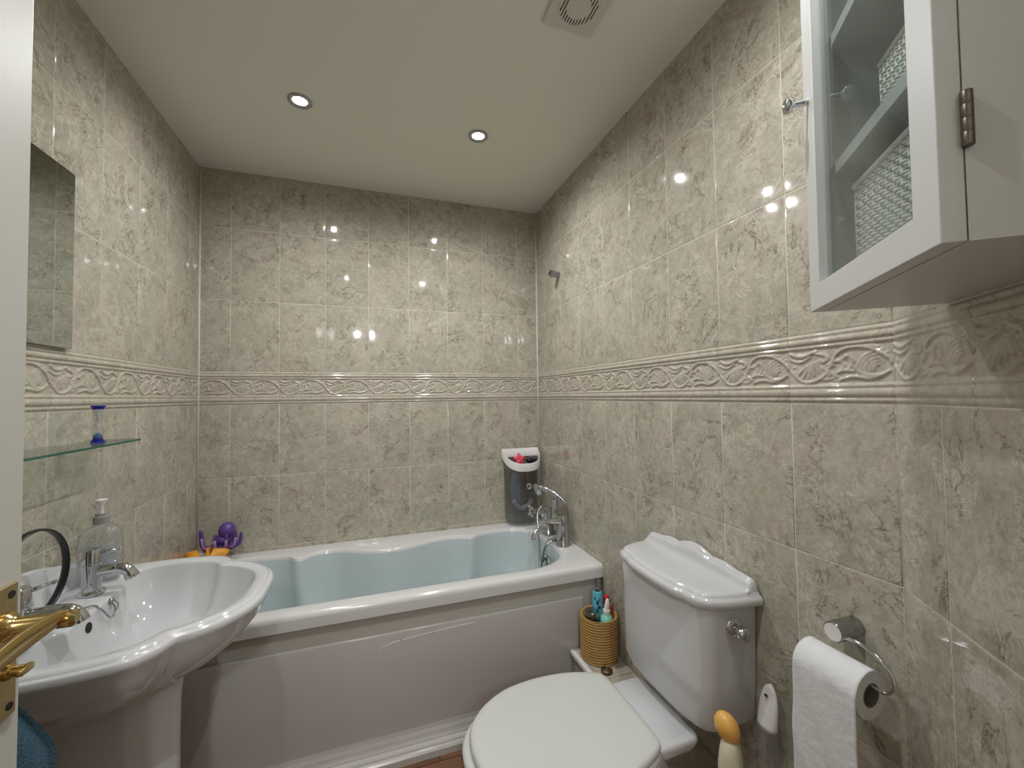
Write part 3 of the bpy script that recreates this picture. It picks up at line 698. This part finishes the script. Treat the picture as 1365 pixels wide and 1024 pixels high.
# ------------------------------------------------------------------ soap bottle, hairband on the basin
sb = thing('soap_bottle', 'clear pump soap bottle with faint blue print standing behind the bath-side tap', 'soap bottle')
SBc = bp(.165, .075, .8055)
def rrect(cx, cy, w_, d_, z, n=32, p=4., rot=0):
    out = []
    for k in range(n):
        a = 2*PI*k/n; c_, s_ = math.cos(a), math.sin(a)
        x = w_/2*math.copysign(abs(c_)**(2/p), c_); y = d_/2*math.copysign(abs(s_)**(2/p), s_)
        out.append(Vector((cx+x*math.cos(rot)-y*math.sin(rot), cy+x*math.sin(rot)+y*math.cos(rot), z)))
    return out
RT = .35
prof = [(.0, .80), (.006, .94), (.02, 1), (.105, 1), (.125, .93), (.138, .74), (.146, .45), (.152, .33), (.162, .30)]
G().loft([rrect(SBc.x, SBc.y, .088*k, .052*min(1, k*1.1), SBc.z+h, rot=RT) for h, k in prof]).build('bottle_body', M['clear'], sb, smooth=True)
G().loft([rrect(SBc.x, SBc.y, .081*k, .045*min(1, k*1.1), SBc.z+h, rot=RT) for h, k in ((.004, .8), (.012, .97), (.060, 1))]).build('liquid_soap', clear_mat('soap_liquid', (180, 190, 196), (.93, .95, .97), .2, .05, .14), sb, smooth=True)
def labelpatch(z0, z1, w_, rot):
    a = []
    for z in (z0, z1):
        a.append([Vector((SBc.x+math.cos(rot)*u*w_+math.sin(rot)*.0268, SBc.y+math.sin(rot)*u*w_-math.cos(rot)*.0268, z)) for u in (-.38, -.19, 0, .19, .38)])
    return a
g = G().loft(labelpatch(SBc.z+.03, SBc.z+.10, .082, RT), closed=False, cap0=False, cap1=False)
g.build('bottle_label', clear_mat('clear_label', (170, 185, 200), (.95, .97, 1), .1, .2, .22), sb)
g = G(); rng = random.Random(3)
for k in range(7):
    z = SBc.z+.094-.009*k; w_ = rng.uniform(.5, .95) if k != 2 else .98
    pl = []
    for u in (-.36, -.36+.7*w_): pl.append((SBc.x+math.cos(RT)*u*.082+math.sin(RT)*.0272, SBc.y+math.sin(RT)*u*.082-math.cos(RT)*.0272))
    g.add([(pl[0][0], pl[0][1], z), (pl[1][0], pl[1][1], z), (pl[1][0], pl[1][1], z+.0022), (pl[0][0], pl[0][1], z+.0022)], [(0, 1, 2, 3)])
g.build('label_lines', M['label_blue'], sb)
g = G().lathe([(.0165, 0), (.0165, .018), (.012, .020), (.012, .026)], (SBc.x, SBc.y, SBc.z+.150), n=22); g.build('bottle_collar', M['grey_strip'], sb, smooth=True, autosmooth=40)
g = G().lathe([(.005, 0), (.005, .022), (.011, .030), (.013, .036), (.004, .038)], (SBc.x, SBc.y, SBc.z+.176), n=18); g.build('pump_head', M['rim_white'], sb, smooth=True, autosmooth=60)
pts = []
hb = thing('hair_band', 'black hoop hair band standing on the basin against the taps', 'hair band')
HC = bp(-.048, .064, .9035)
ax = Vector((.80, .60, 0)).normalized()
ax = Vector((.12, .99, 0)).normalized()
p = []
for k in range(49):
    a = math.radians(-76+k*300/48.); p.append(HC+ax*(.084*math.cos(a))+Vector((0, 0, .096*math.sin(a))))
rings = []
side = ax.cross(Vector((0, 0, 1)))
for i, q in enumerate(p):
    c0 = (q-HC).normalized(); wd = .0085; th = .0030
    rings.append([q+side*(wd*math.cos(t))+c0*(th*math.sin(t)) for t in [2*PI*k/10 for k in range(10)]])
G().loft(rings).build('band', M['black'], hb, smooth=True)

# ------------------------------------------------------------------ glass shelf, timer, mirror
gs = thing('glass_shelf', 'clear glass shelf with green edge on the left wall above the basin', 'shelf')
SZ = 1.170
poly_ = resample(sm([(XL+.003, .87, 0), (XL+.09, .87, 0), (XL+.118, .885, 0), (XL+.122, .92, 0), (XL+.122, 1.44, 0), (XL+.119, 1.482, 0), (XL+.09, 1.497, 0), (XL+.003, 1.50, 0)], 5), 60)
G().loft([[Vector((p.x, p.y, SZ-.005)) for p in poly_], [Vector((p.x, p.y, SZ)) for p in poly_]]).build('glass_sheet', M['shelf_glass'], gs)
g = G().loft([[Vector((p.x, p.y, z)) for p in poly_] for z in (SZ-.0052, SZ+.0002)], closed=False, cap0=False, cap1=False)
e = g.build('glass_rim', M['glass_edge'], gs)
for y in (.98, 1.385): G().lathe([(.008, 0), (.008, .02), (.005, .022)], (XL+.001, y, SZ-.0135), (1, 0, 0), 16).build('shelf_bracket', M['chrome'], gs, smooth=True, autosmooth=40)
tm = thing('sand_timer', 'small blue and clear sand timer standing on the glass shelf', 'timer')
TMc = Vector((XL+.068, 1.40, SZ+.0008))
for z in (0, .092): G().lathe([(.0150, 0), (.0150, .003), (.012, .004), (.012, .008)] if z == 0 else [(.012, -.004), (.012, .001), (.0150, .002), (.0150, .006)], TMc+Vector((0, 0, z)), n=24).build('end_cap', M['blue'], tm, smooth=True, autosmooth=40)
G().lathe([(.0105, .008), (.0105, .040), (.0085, .048), (.0022, .053), (.0085, .058), (.0105, .066), (.0105, .090)], TMc, n=24).build('timer_glass', M['clear'], tm, smooth=True)
G().lathe([(.0095, .008), (.0095, .016), (.004, .024), (.001, .025)], TMc, n=20).build('blue_sand', M['bluesand'], tm, smooth=True)
mr = thing('wall_mirror', 'frameless mirror hung on the left wall above the glass shelf', 'mirror')
MY0, MY1, MZ0, MZ1 = .80, 1.400, 1.418, 1.886
G().box((XL+.0062, MY0, MZ0), (XL+.012, MY1, MZ1), bev=.0015).build('mirror_glass', M['mirror'], mr)
G().box((XL+.0005, MY0+.006, MZ0+.006), (XL+.0061, MY1-.006, MZ1-.006)).build('mirror_backing', M['dark'], mr)

# ------------------------------------------------------------------ towel behind the door
tw = thing('hand_towel', 'teal towel hanging behind the open door beside the basin', 'towel')
def towel():
    g = G(); nx, nz = 34, 40; rings = []
    for i in range(nz+1):
        t = i/nz; z = .925-.50*t; wd = .030+.165*min(1, t/.36)**.6; r_ = []
        for j in range(nx):
            a = 2*PI*j/nx; fold = 1+.06*math.sin(5*a+2*t)+.03*math.sin(11*a+5*t)
            r_.append(Vector((-.476+(.018+.010*min(1, t*2))*math.cos(a)*fold+.006*math.sin(9*a), .655+wd*math.sin(a)*fold, z)))
        rings.append(r_)
    return g.loft(rings)
towel().build('towel_cloth', M['towel'], tw, smooth=True)
g = G().tube(sm([(-.4465, .655, .935), (-.458, .655, .93), (-.468, .655, .915), (-.470, .655, .895)], 5), .004, 8); g.lathe([(.014, 0), (.014, .004)], (-.4462, .655, .935), (-1, 0, 0), 16)
g.build('towel_hook', M['chrome'], door, smooth=True)

# ------------------------------------------------------------------ toilet
wc = thing('toilet', 'white close-coupled toilet with closed lid and scalloped cistern', 'toilet')
TY = .983
EH = [(.222, 0), (.228, .05), (.250, .095), (.295, .138), (.36, .171), (.44, .184), (.52, .182), (.58, .170), (.625, .153), (.650, .140), (.661, .125), (.664, .09), (.664, .04), (.664, 0)]
def egg(k, z, ex=0, x1=None, kx=1., kw=1.):
    hp = sm([(x, a, 0) for x, a in EH], 6); full = [(p.x, p.y) for p in hp]+[(p.x, -p.y) for p in hp[::-1][1:-1]]
    out = []
    for x, a in full:
        X = .443+(x-.443)*k; A = a*k*kw
        if x < .60: X -= ex*(1-(x-.222)/.378)
        out.append(Vector((X, TY+A, z)))
    return resample(out, 120, True)
lidr = [egg(.965, .421), egg(.992, .423), egg(1.0, .429), egg(.999, .434), egg(.988, .439), egg(.965, .442), egg(.90, .4435), egg(.6, .445), egg(.2, .4455)]
G().loft(lidr).build('toilet_lid', M['seat'], wc, smooth=True)
seatr = [egg(.985, .400, ex=.014), egg(.998, .403, ex=.018), egg(1.0, .410, ex=.019, kw=1.01), egg(.998, .4165, ex=.018), egg(.975, .4205, ex=.016)]
G().loft(seatr).build('toilet_seat', M['seat'], wc, smooth=True)
def egg2(z, x0, x1, hw, hb, n=96):
    out = []; cx = x0+.205
    for i in range(n):
        a = 2*PI*i/n; c_, s_ = math.cos(a), math.sin(a)
        if c_ <= 0: x = cx+(cx-x0)*c_; y = hw*s_
        else:
            L_ = x1-cx; pw = 2/3.4; x = cx+L_*abs(c_)**pw; y = math.copysign(abs(s_)**pw, s_)*hw*(1-(1-hb/hw)*((x-cx)/L_)**2)
        out.append(Vector((x, TY+y, z)))
    return out
pan = []
for z, x0, x1, hw, hb in ((0, .38, .80, .105, .10), (.03, .385, .79, .10, .095), (.12, .40, .78, .085, .085), (.20, .37, .78, .10, .09), (.28, .30, .76, .145, .10), (.34, .240, .74, .172, .108), (.375, .218, .74, .182, .112), (.392, .213, .735, .184, .112), (.3975, .217, .73, .181, .110)):
    pan.append(egg2(z, x0, x1, hw, hb))
G().loft(pan).build('toilet_pan', M['white_gloss'], wc, smooth=True, autosmooth=70)
def rr4(x0, x1, y0, y1, z, r_=.025, n=8):
    out = []
    for cx, cy, a0 in ((x1-r_, y1-r_, 0), (x0+r_, y1-r_, PI/2), (x0+r_, y0+r_, PI), (x1-r_, y0+r_, 3*PI/2)):
        for k in range(n): a = a0+PI/2*k/(n-1); out.append(Vector((cx+r_*math.cos(a), cy+r_*math.sin(a), z)))
    return out
G().loft([rr4(.79, .86, TY-.03, TY+.05, .33), rr4(.79, .90, TY-.04, TY+.07, .385), rr4(.80, .925, TY-.06, TY+.10, .397), rr4(.80, .925, TY-.06, TY+.10, .419)]).build('cistern_support', M['white_gloss'], wc, smooth=True, autosmooth=60)
G().loft([rr4(.62, .77, TY-.090, TY+.110, .345), rr4(.60, .795, TY-.104, TY+.135, .368), rr4(.595, .803, TY-.110, TY+.142, .386), rr4(.596, .802, TY-.109, TY+.141, .394), rr4(.60, .796, TY-.104, TY+.136, .3988)]).build('cistern_shelf', M['white_gloss'], wc, smooth=True, autosmooth=60)
# cistern body
LH = [(.751, 0), (.753, .05), (.757, .092), (.7655, .118), (.767, .135), (.774, .160), (.790, .180), (.815, .192), (.86, .203), (.932, .210)]
BH = [(.766, 0), (.767, .06), (.771, .11), (.777, .145), (.786, .166), (.800, .181), (.825, .188), (.87, .190), (.930, .190)]
CIY = 1.017
def plan(h, z, ins, n=130, wy=1.0):
    hp = sm([(x, a, 0) for x, a in h], 8); hp = [(p.x, p.y) for p in hp]
    full = [(x, -a) for x, a in hp[::-1]]+hp[1:]
    pts = []
    for i, (x, a) in enumerate(full):
        x0, a0 = full[max(0, i-2)]; x1, a1 = full[min(len(full)-1, i+2)]
        t = Vector((x1-x0, a1-a0, 0)).normalized(); nn = Vector((t.y, -t.x, 0))
        pts.append(Vector((min(.932, x+nn.x*ins), CIY+a*wy*1.055+nn.y*ins, z)))
    return resample(pts, n)
cb = [plan(BH, .419, .050, wy=.90), plan(BH, .4195, .030, wy=.91), plan(BH, .424, .014, wy=.93), plan(BH, .434, .004, wy=.94), plan(BH, .455, .0, wy=.95), plan(BH, .55, .0, wy=.975), plan(BH, .745, 0, wy=1.0)]
G().loft(cb).build('cistern', M['white_gloss'], wc, smooth=True, autosmooth=60)
lr = [plan(LH, .742, .012), plan(LH, .742, .003), plan(LH, .745, 0), plan(LH, .757, -.001), plan(LH, .763, .002), plan(LH, .766, .008), plan(LH, .768, .010), plan(LH, .773, .012), plan(LH, .776, .018), plan(LH, .777, .032)]
cl = G().loft(lr)
cl.build('cistern_lid', M['white_gloss'], wc, smooth=True, autosmooth=60)
tp = []
for k in range(81):
    a = -.208+.416*k/80; t = abs(a)/.208
    if t < .31: h_ = .037+.017*math.cos(t/.31*PI/2)**.8
    else: h_ = .037-.010*((t-.31)/.69)+.005*math.sin(min(1, (t-.31)/.40)*PI)
    if t > .93: h_ *= math.sqrt(max(.05, 1-((t-.93)/.075)**2))
    tp.append((a, h_))
rings = [[Vector((x, CIY+a, z)) for x, z in ((.932, .770), (.932, .775+h_-.003), (.928, .775+h_), (.921, .775+h_), (.917, .775+h_*.92), (.916, .775+h_*.82), (.911, .775+h_*.76), (.908, .775+h_*.62), (.906, .775+h_*.35), (.901, .7775), (.896, .7745))] for a, h_ in tp]
G().loft(rings).build('lid_upstand', M['white_gloss'], wc, smooth=True, autosmooth=75)
FK = Vector((.856, CIY-.2005, .694)); fa = Vector((-.18, -.98, .0)).normalized()
kb = G().lathe([(.023, -.004), (.023, .004), (.019, .008), (.008, .009), (.007, .020)], FK, fa, 26).build('flush_rose', M['chrome'], wc, smooth=True, autosmooth=40)
g = G().lathe([(.008, .016), (.015, .020), (.0175, .028), (.0165, .038), (.010, .042), (.002, .043)], FK, Vector((-.05, -.99, -.04)), 24)
g.build('flush_knob', M['chrome'], kb, smooth=True)

# ------------------------------------------------------------------ boxed-in pipes with tiled top (part of the room)
bx = tiled_wall('trim_4', (.785, 1.566, 0), (0, -1, 0), (-1, 0, 0), .97, [.21, .42, .63, .84], rows=[0, .224], frieze=False, seed=9, upto=.224)
g = G().box((.787, .596, 0), (XR-.003, 1.566, .224)); st(g.build('trim_5', M['grout']))
tt = []
def top_tiles():
    V = []; F = []; T = []; rnd = random.Random(5)
    for k in range(5):
        ya, yb = 1.566-.206*k, 1.566-.206*(k+1)
        if yb < .596: yb = .596
        g_ = G().box((.790, yb+.001, .224), (XR-.002, ya-.001, .231), bev=.001)
        o = len(V); V += g_.v; F += [tuple(i+o for i in f) for f in g_.f]; T += [(rnd.uniform(-50, 50),)*3]*len(g_.v)
    me = bpy.data.meshes.new('trim_6'); me.from_pydata([tuple(v) for v in V], [], F); me.materials.append(M['frieze'])
    at = me.attributes.new('tid', 'FLOAT_VECTOR', 'POINT'); at.data.foreach_set('vector', [c for t in T for c in t])
    o = bpy.data.objects.new('trim_6', me); C.objects.link(o); st(o)
top_tiles()
st(G().box((.770, .596, .215), (.7895, 1.5655, .2315), bev=.002).build('trim_7', M['rim_white']))
LZ = .2315
st(G().box((.690, .600, 0), (.7695, .796, .2315), bev=.002).build('trim_8', M['rim_white']))
# basket with toiletries
bk = thing('straw_basket', 'round woven straw basket of toiletries on the ledge beside the cistern', 'basket')
BC = Vector((.8630, 1.487, LZ)); BR = .0715
pr = [(BR-.006, .001)]
nz = 16
for k in range(nz):
    z = .165*k/nz; pr += [(BR-.0015, z+.0012), (BR+.0028, z+.165/nz*.5), (BR-.0015, z+.165/nz-.0006)]
prin = [(BR-.002, .169), (BR-.008, .166), (BR-.008, .006), (.004, .004)]
g = G().lathe(pr+[(BR+.002, .168)]+prin, BC, n=64); g.build('woven_body', M['straw'], bk, smooth=True, autosmooth=70)
g = G().lathe([(.0205, 0), (.0215, .01), (.0215, .228), (.018, .237), (.014, .239)], (.877, 1.518, LZ+.0045), n=26)
c_ = g.build('aerosol_can', M['teal_can'], smooth=True, autosmooth=40); tag(c_, 'pale teal aerosol can at the back of the straw basket', 'can')
g = G().lathe([(.0135, .238), (.0135, .250), (.006, .252)], (.877, 1.518, LZ+.0045), n=20); g.build('can_top', M['chrome_dull'], c_, smooth=True, autosmooth=40)
g = G()
for (a, z, r_) in ((-2.1, .200, .010), (-1.9, .182, .008), (-2.4, .172, .007), (-1.7, .210, .006), (-1.6, .180, .006), (-2.6, .215, .006)):
    g.sphere((.877+.0215*math.cos(a), 1.518+.0215*math.sin(a), LZ+.0045+z), r_, sx=.5, sy=.5, n=12, k=8)
g.build('can_print', M['navy'], c_, smooth=True)
g = G().lathe([(.026, 0), (.028, .006), (.028, .158), (.026, .161)], (.834, 1.489, LZ+.0045), n=30)
j = g.build('glass_jar', M['jar_dark'], smooth=True, autosmooth=40); tag(j, 'dark jar with silver lid at the left of the straw basket', 'jar')
G().lathe([(.0285, .161), (.029, .163), (.029, .178), (.0275, .1805), (.002, .181)], (.834, 1.489, LZ+.0045), n=32).build('jar_lid', M['chrome_dull'], j, smooth=True, autosmooth=40)
g = G().lathe([(.022, 0), (.0245, .005), (.0245, .150), (.0225, .164), (.0125, .174), (.0125, .177)], (.882, 1.459, LZ+.0045), n=26)
c_ = g.build('nozzle_bottle', M['mint'], smooth=True, autosmooth=60); tag(c_, 'mint green bottle with white nozzle at the front of the straw basket', 'bottle')
G().lathe([(.0145, 0), (.0145, .012), (.0105, .014), (.0095, .033), (.0055, .052), (.003, .054)], (.882, 1.459, LZ+.1815), (0.12, 0, 1), n=20).build('nozzle', M['rim_white'], c_, smooth=True, autosmooth=40)
g = G().lathe([(.009, 0), (.0105, .005), (.0105, .185), (.010, .190)], (.907, 1.499, LZ+.0045), n=20)
c_ = g.build('red_capped_tube', M['label_white'], smooth=True, autosmooth=60); tag(c_, 'slim tube with bright red cap at the back of the straw basket', 'tube')
G().lathe([(.0115, .190), (.0115, .220), (.009, .222)], (.907, 1.499, LZ+.0045), n=20).build('tube_cap', M['red'], c_, smooth=True, autosmooth=40)
g = G().lathe([(.008, 0), (.0095, .005), (.0095, .170), (.009, .185), (.007, .193), (.002, .194)], (.9165, 1.480, LZ+.0045), n=20)
tag(g.build('rust_bottle', M['rust'], smooth=True, autosmooth=60), 'rust red bottle half hidden behind the cistern in the straw basket', 'bottle')
g = G().lathe([(.021, 0), (.022, .004), (.022, .010), (.017, .014), (.014, .011), (.007, .012), (.004, .015)], (.838, 1.392, LZ), n=28)
tag(g.build('brass_cap', M['brown_disc'], smooth=True, autosmooth=40), 'small round dark brass cap lying on the ledge in front of the basket', 'cap')
# spray bottle and refill bottle on the ledge beyond the cistern
sp = thing('spray_bottle', 'cream spray bottle with golden orange oval cap beside the cistern', 'bottle')
SPc = Vector((.757, .740, LZ))
G().loft([rrect(SPc.x, SPc.y, a, b, SPc.z+h, p=2.4, rot=.6) for h, a, b in ((.0, .064, .048), (.004, .070, .052), (.175, .070, .052), (.195, .069, .051))]).build('bottle_label', M['orange_label'], sp, smooth=True, autosmooth=50)
G().loft([rrect(SPc.x, SPc.y, a, b, SPc.z+h, p=2.4, rot=.6) for h, a, b in ((.1951, .069, .051), (.225, .066, .049), (.255, .056, .042), (.272, .044, .034), (.278, .032, .026))]).build('bottle_body', M['beige'], sp, smooth=True, autosmooth=60)
g = G().lathe([(.004, -.034), (.017, -.028), (.0255, -.012), (.0265, .004), (.021, .020), (.011, .029), (.002, .032)], SPc+Vector((-.002, .006, .298)), (-.30, .25, 1), 26, sx=.9, sy=1.0); g.build('oval_cap', M['orange_cap'], sp, smooth=True)
rf = thing('clear_bottle', 'clear slim bottle with white oval cap against the right wall', 'bottle')
RC = Vector((.892, .760, LZ-.0))
G().loft([rrect(RC.x, RC.y, a, b, RC.z+h, p=3, rot=PI/2) for h, a, b in ((0, .040, .030), (.004, .046, .034), (.23, .048, .034), (.250, .046, .034))]).build('bottle_body', M['clear'], rf, smooth=True, autosmooth=50)
rg = []
for k in range(13):
    t = k/12; h = .250+.098*t
    wd = .047*math.sqrt(max(0, 1-max(0, (t-.35)/.65)**2))+.001; dx = -.006*math.sin(PI*t*.5)
    rg.append(rrect(RC.x+.014*t, RC.y, wd, .030*(1-.75*t), RC.z+h, p=2.2, rot=PI/2))
G().loft(rg).build('oval_cap', M['rim_white'], rf, smooth=True)
G().sphere((RC.x-.001, RC.y, RC.z+.325), .005, sx=.5, sy=.9, sz=.6).build('cap_hole', M['dark'], rf)

# ------------------------------------------------------------------ toilet roll and holder
th = thing('toilet_roll_holder', 'chrome ring toilet roll holder fixed to the right wall', 'roll holder')
PZ = .800
G().lathe([(.0195, 0), (.0195, .062), (.018, .064), (.002, .0645)], (XR, .588, PZ), (-1, 0, 0), 30).build('post', M['chrome_dull'], th, smooth=True, autosmooth=40)
G().lathe([(.0165, 0), (.0165, .0006)], (XR-.0646, .588, PZ), (-1, 0, 0), 30).build('post_face', M['rim_white'], th)
RX, RZc = .862, .742
ring_p = sm([(XR-.058, .572, PZ-.004), (XR-.060, .550, PZ+.002), (XR-.062, .520, PZ-.002), (XR-.066, .494, PZ-.016), (XR-.070, .483, PZ-.036), (RX+.002, .492, RZc+.003), (RX, .508, RZc), (RX, .56, RZc), (RX, .64, RZc+.0), (RX-.002, .655, RZc+.006), (RX-.004, .662, RZc+.018)], 8)
G().tube(ring_p, .0032, 10).build('ring', M['chrome'], th, smooth=True)
tr = thing('toilet_roll', 'white toilet roll with a long sheet hanging down in front', 'toilet roll')
RR, CR = .043, .0205; RCZ = RZc-CR+.0035+.0; yA, yB = .518, .632
def annulus(r0, r1, y0, y1, n=48):
    rings = []
    for r_, y in ((r1, y0), (r1, y1), (r0, y1), (r0, y0), (r1, y0)):
        rings.append([Vector((RX+r_*math.cos(2*PI*k/n), y, RCZ+r_*math.sin(2*PI*k/n))) for k in range(n)])
    return rings
G().loft(annulus(CR+.0012, RR, yA, yB), cap0=False, cap1=False).build('roll_paper', M['paper'], tr, smooth=True, autosmooth=40)
G().loft(annulus(CR-.0006, CR+.0011, yA-.0005, yB+.0005), cap0=False, cap1=False).build('roll_core', M['card'], tr, smooth=True, autosmooth=40)
g = G(); rows = []
path = [(RX+(RR+.001)*math.cos(a), RCZ+(RR+.001)*math.sin(a)) for a in np.radians(np.linspace(70, 178, 14))]
for k in range(1, 26):
    t = k/25; path.append((RX-RR-.001-.004*math.sin(PI*t*.7), RCZ-.40*t))
for th_ in (0, .0012):
    pass
for i, (x, z) in enumerate(path):
    t = i/len(path); rr_ = []
    for j in range(25):
        s_ = j/24; y = yA-.001+(yB-yA+.002)*s_
        wv = .0016*math.sin(s_*9+i*.55)*min(1, max(0, (i-10)/8))+.001*math.sin(s_*23+i*1.1)*min(1, max(0, (i-10)/8))
        rr_.append(Vector((x-wv-.0002, y+.004*t*(s_-.3), z)))
    rows.append(rr_)
g.loft(rows, closed=False, cap0=False, cap1=False)
so = g.build('hanging_sheet', M['paper'], tr, smooth=True)
md = so.modifiers.new('thickness', 'SOLIDIFY'); md.thickness = .0006; md.offset = 0

# ------------------------------------------------------------------ chrome shower bracket on the right wall
br = G().lathe([(.0165, 0), (.0165, .030), (.0185, .040), (.0165, .052), (.011, .054), (.010, .046), (.002, .045)], (XR, 1.958, 1.916), (-1, 0, .12), 26)
tag(br.build('shower_bracket', M['chrome_dull'], smooth=True, autosmooth=40), 'short chrome shower bracket high on the right wall near the corner', 'bracket')

# ------------------------------------------------------------------ corner wall cabinet
cab = thing('wall_cabinet', 'white glazed wall cabinet hung high on the angled wall', 'cabinet')
CA = Vector((.703, .492, 0)); cu = Vector((-.6174, -.7866, 0)).normalized(); cn = Vector((-cu.y*-1, 0, 0))
cn = Vector((cu.y, -cu.x, 0))     # out of the cabinet, towards the room
CW, CDp, CZ0, CZ1 = .338, .178, 1.415, 2.085
def cp_(u, v, z): return CA + cu*u - cn*v + Vector((0, 0, z))      # v = depth behind the door face
def cbox(g, u0, u1, v0, v1, z0, z1, bev=0):
    h = G().box((u0, v0, z0), (u1, v1, z1), bev=bev); g.add([cp_(p.x, p.y, p.z) for p in h.v], h.f); return g
DT = .019
g = G()
cbox(g, 0, CW, DT+.001, CDp, CZ0, CZ0+.016); cbox(g, 0, CW, DT+.001, CDp, CZ1-.016, CZ1)
cbox(g, 0, .016, DT+.001, CDp, CZ0+.016, CZ1-.016); cbox(g, CW-.016, CW, DT+.001, CDp, CZ0+.016, CZ1-.016)
cbox(g, .016, CW-.016, CDp-.008, CDp, CZ0+.016, CZ1-.016)
g.build('cabinet_body', M['paint'], cab)
for z in (1.629, 1.838):
    g = G(); cbox(g, .0165, CW-.0165, DT+.010, CDp-.009, z, z+.018); g.build('cabinet_shelf', M['paint'], cab)
dr = G(); SW = .042
cbox(dr, 0, SW, 0, DT, CZ0, CZ1, .0012); cbox(dr, CW-SW, CW, 0, DT, CZ0, CZ1, .0012)
cbox(dr, SW-.001, CW-SW+.001, .0003, DT, CZ0+.0003, CZ0+SW-.002, .001); cbox(dr, SW-.001, CW-SW+.001, .0003, DT, CZ1-SW, CZ1-.0003, .001)
cdoor = dr.build('cabinet_door', M['paint'], cab)
g = G(); cbox(g, SW-.001, CW-SW+.001, .012, .0145, CZ0+SW-.003, CZ1-SW+.001); g.build('glass_pane', M['glass'], cdoor)
kz = 1.765
g = G().lathe([(.0055, 0), (.0048, .004), (.0042, .018), (.0050, .021), (.0115, .024), (.0130, .029), (.0110, .034), (.002, .037)], cp_(.020, 0, kz), cn, 22)
g.build('door_knob', M['chrome'], cdoor, smooth=True, autosmooth=60)
for z in (1.525, 1.98):
    g = G(); p = cp_(CW+.004, DT+.001, z)
    for k in range(4): g.lathe([(.0042, .0), (.0045, .0006), (.0045, .0118), (.0042, .0124)], p+Vector((0, 0, -.025+.0125*k)), n=14)
    g.build('hinge', M['hinge'], cab, smooth=True, autosmooth=40)
# baskets inside the cabinet
def wicker(name, label, u0, u1, v0, v1, z0, z1, rows_, cols, r_, loops=True):
    t = thing(name, label, 'basket', None)
    # inner core, coloured darker for the shade between strands, and woven strands in front of it
    g = G(); e_ = r_*1.3
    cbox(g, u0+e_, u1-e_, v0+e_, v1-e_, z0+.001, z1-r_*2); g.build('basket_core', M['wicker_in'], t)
    g = G()
    per = [(u0, v0), (u1, v0), (u1, v1), (u0, v1)]
    for a in range(rows_):
        z = z0+r_+(z1-z0-2*r_)*a/(rows_-1); pts = []
        for s_ in range(4):
            (ua, va), (ub, vb) = per[s_], per[(s_+1) % 4]; L_ = math.hypot(ub-ua, vb-va); n_ = max(2, int(L_/cols*2))
            nx_, nv_ = (vb-va)/L_, -(ub-ua)/L_
            for k in range(n_):
                t_ = k/n_; of = r_*.9*math.cos(PI*(k+a))
                if k == 0: of = 0
                pts.append(cp_(ua+(ub-ua)*t_+nx_*of, va+(vb-va)*t_+nv_*of, z))
        pts.append(pts[0]); g.tube(pts, r_, 5, cap=False)
    g.build('weave', M['wicker'], t, smooth=True)
    g = G()
    for s_ in range(4):
        (ua, va), (ub, vb) = per[s_], per[(s_+1) % 4]; L_ = math.hypot(ub-ua, vb-va); n_ = max(2, int(L_/cols))
        for k in range(n_): g.tube([cp_(ua+(ub-ua)*k/n_, va+(vb-va)*k/n_, z0), cp_(ua+(ub-ua)*k/n_, va+(vb-va)*k/n_, z1+.002)], r_*.9, 5)
    g.build('uprights', M['wicker'], t, smooth=True)
    g = G(); q = [cp_(u, v, z1) for u, v in per]; q.append(q[0]); pts = []
    for a, b in zip(q, q[1:]):
        for k in range(8): pts.append(a.lerp(b, k/8))
    pts.append(q[0]); g.tube(pts, r_*1.9, 8, cap=False); g.build('rim', M['wicker'], t, smooth=True)
    return t
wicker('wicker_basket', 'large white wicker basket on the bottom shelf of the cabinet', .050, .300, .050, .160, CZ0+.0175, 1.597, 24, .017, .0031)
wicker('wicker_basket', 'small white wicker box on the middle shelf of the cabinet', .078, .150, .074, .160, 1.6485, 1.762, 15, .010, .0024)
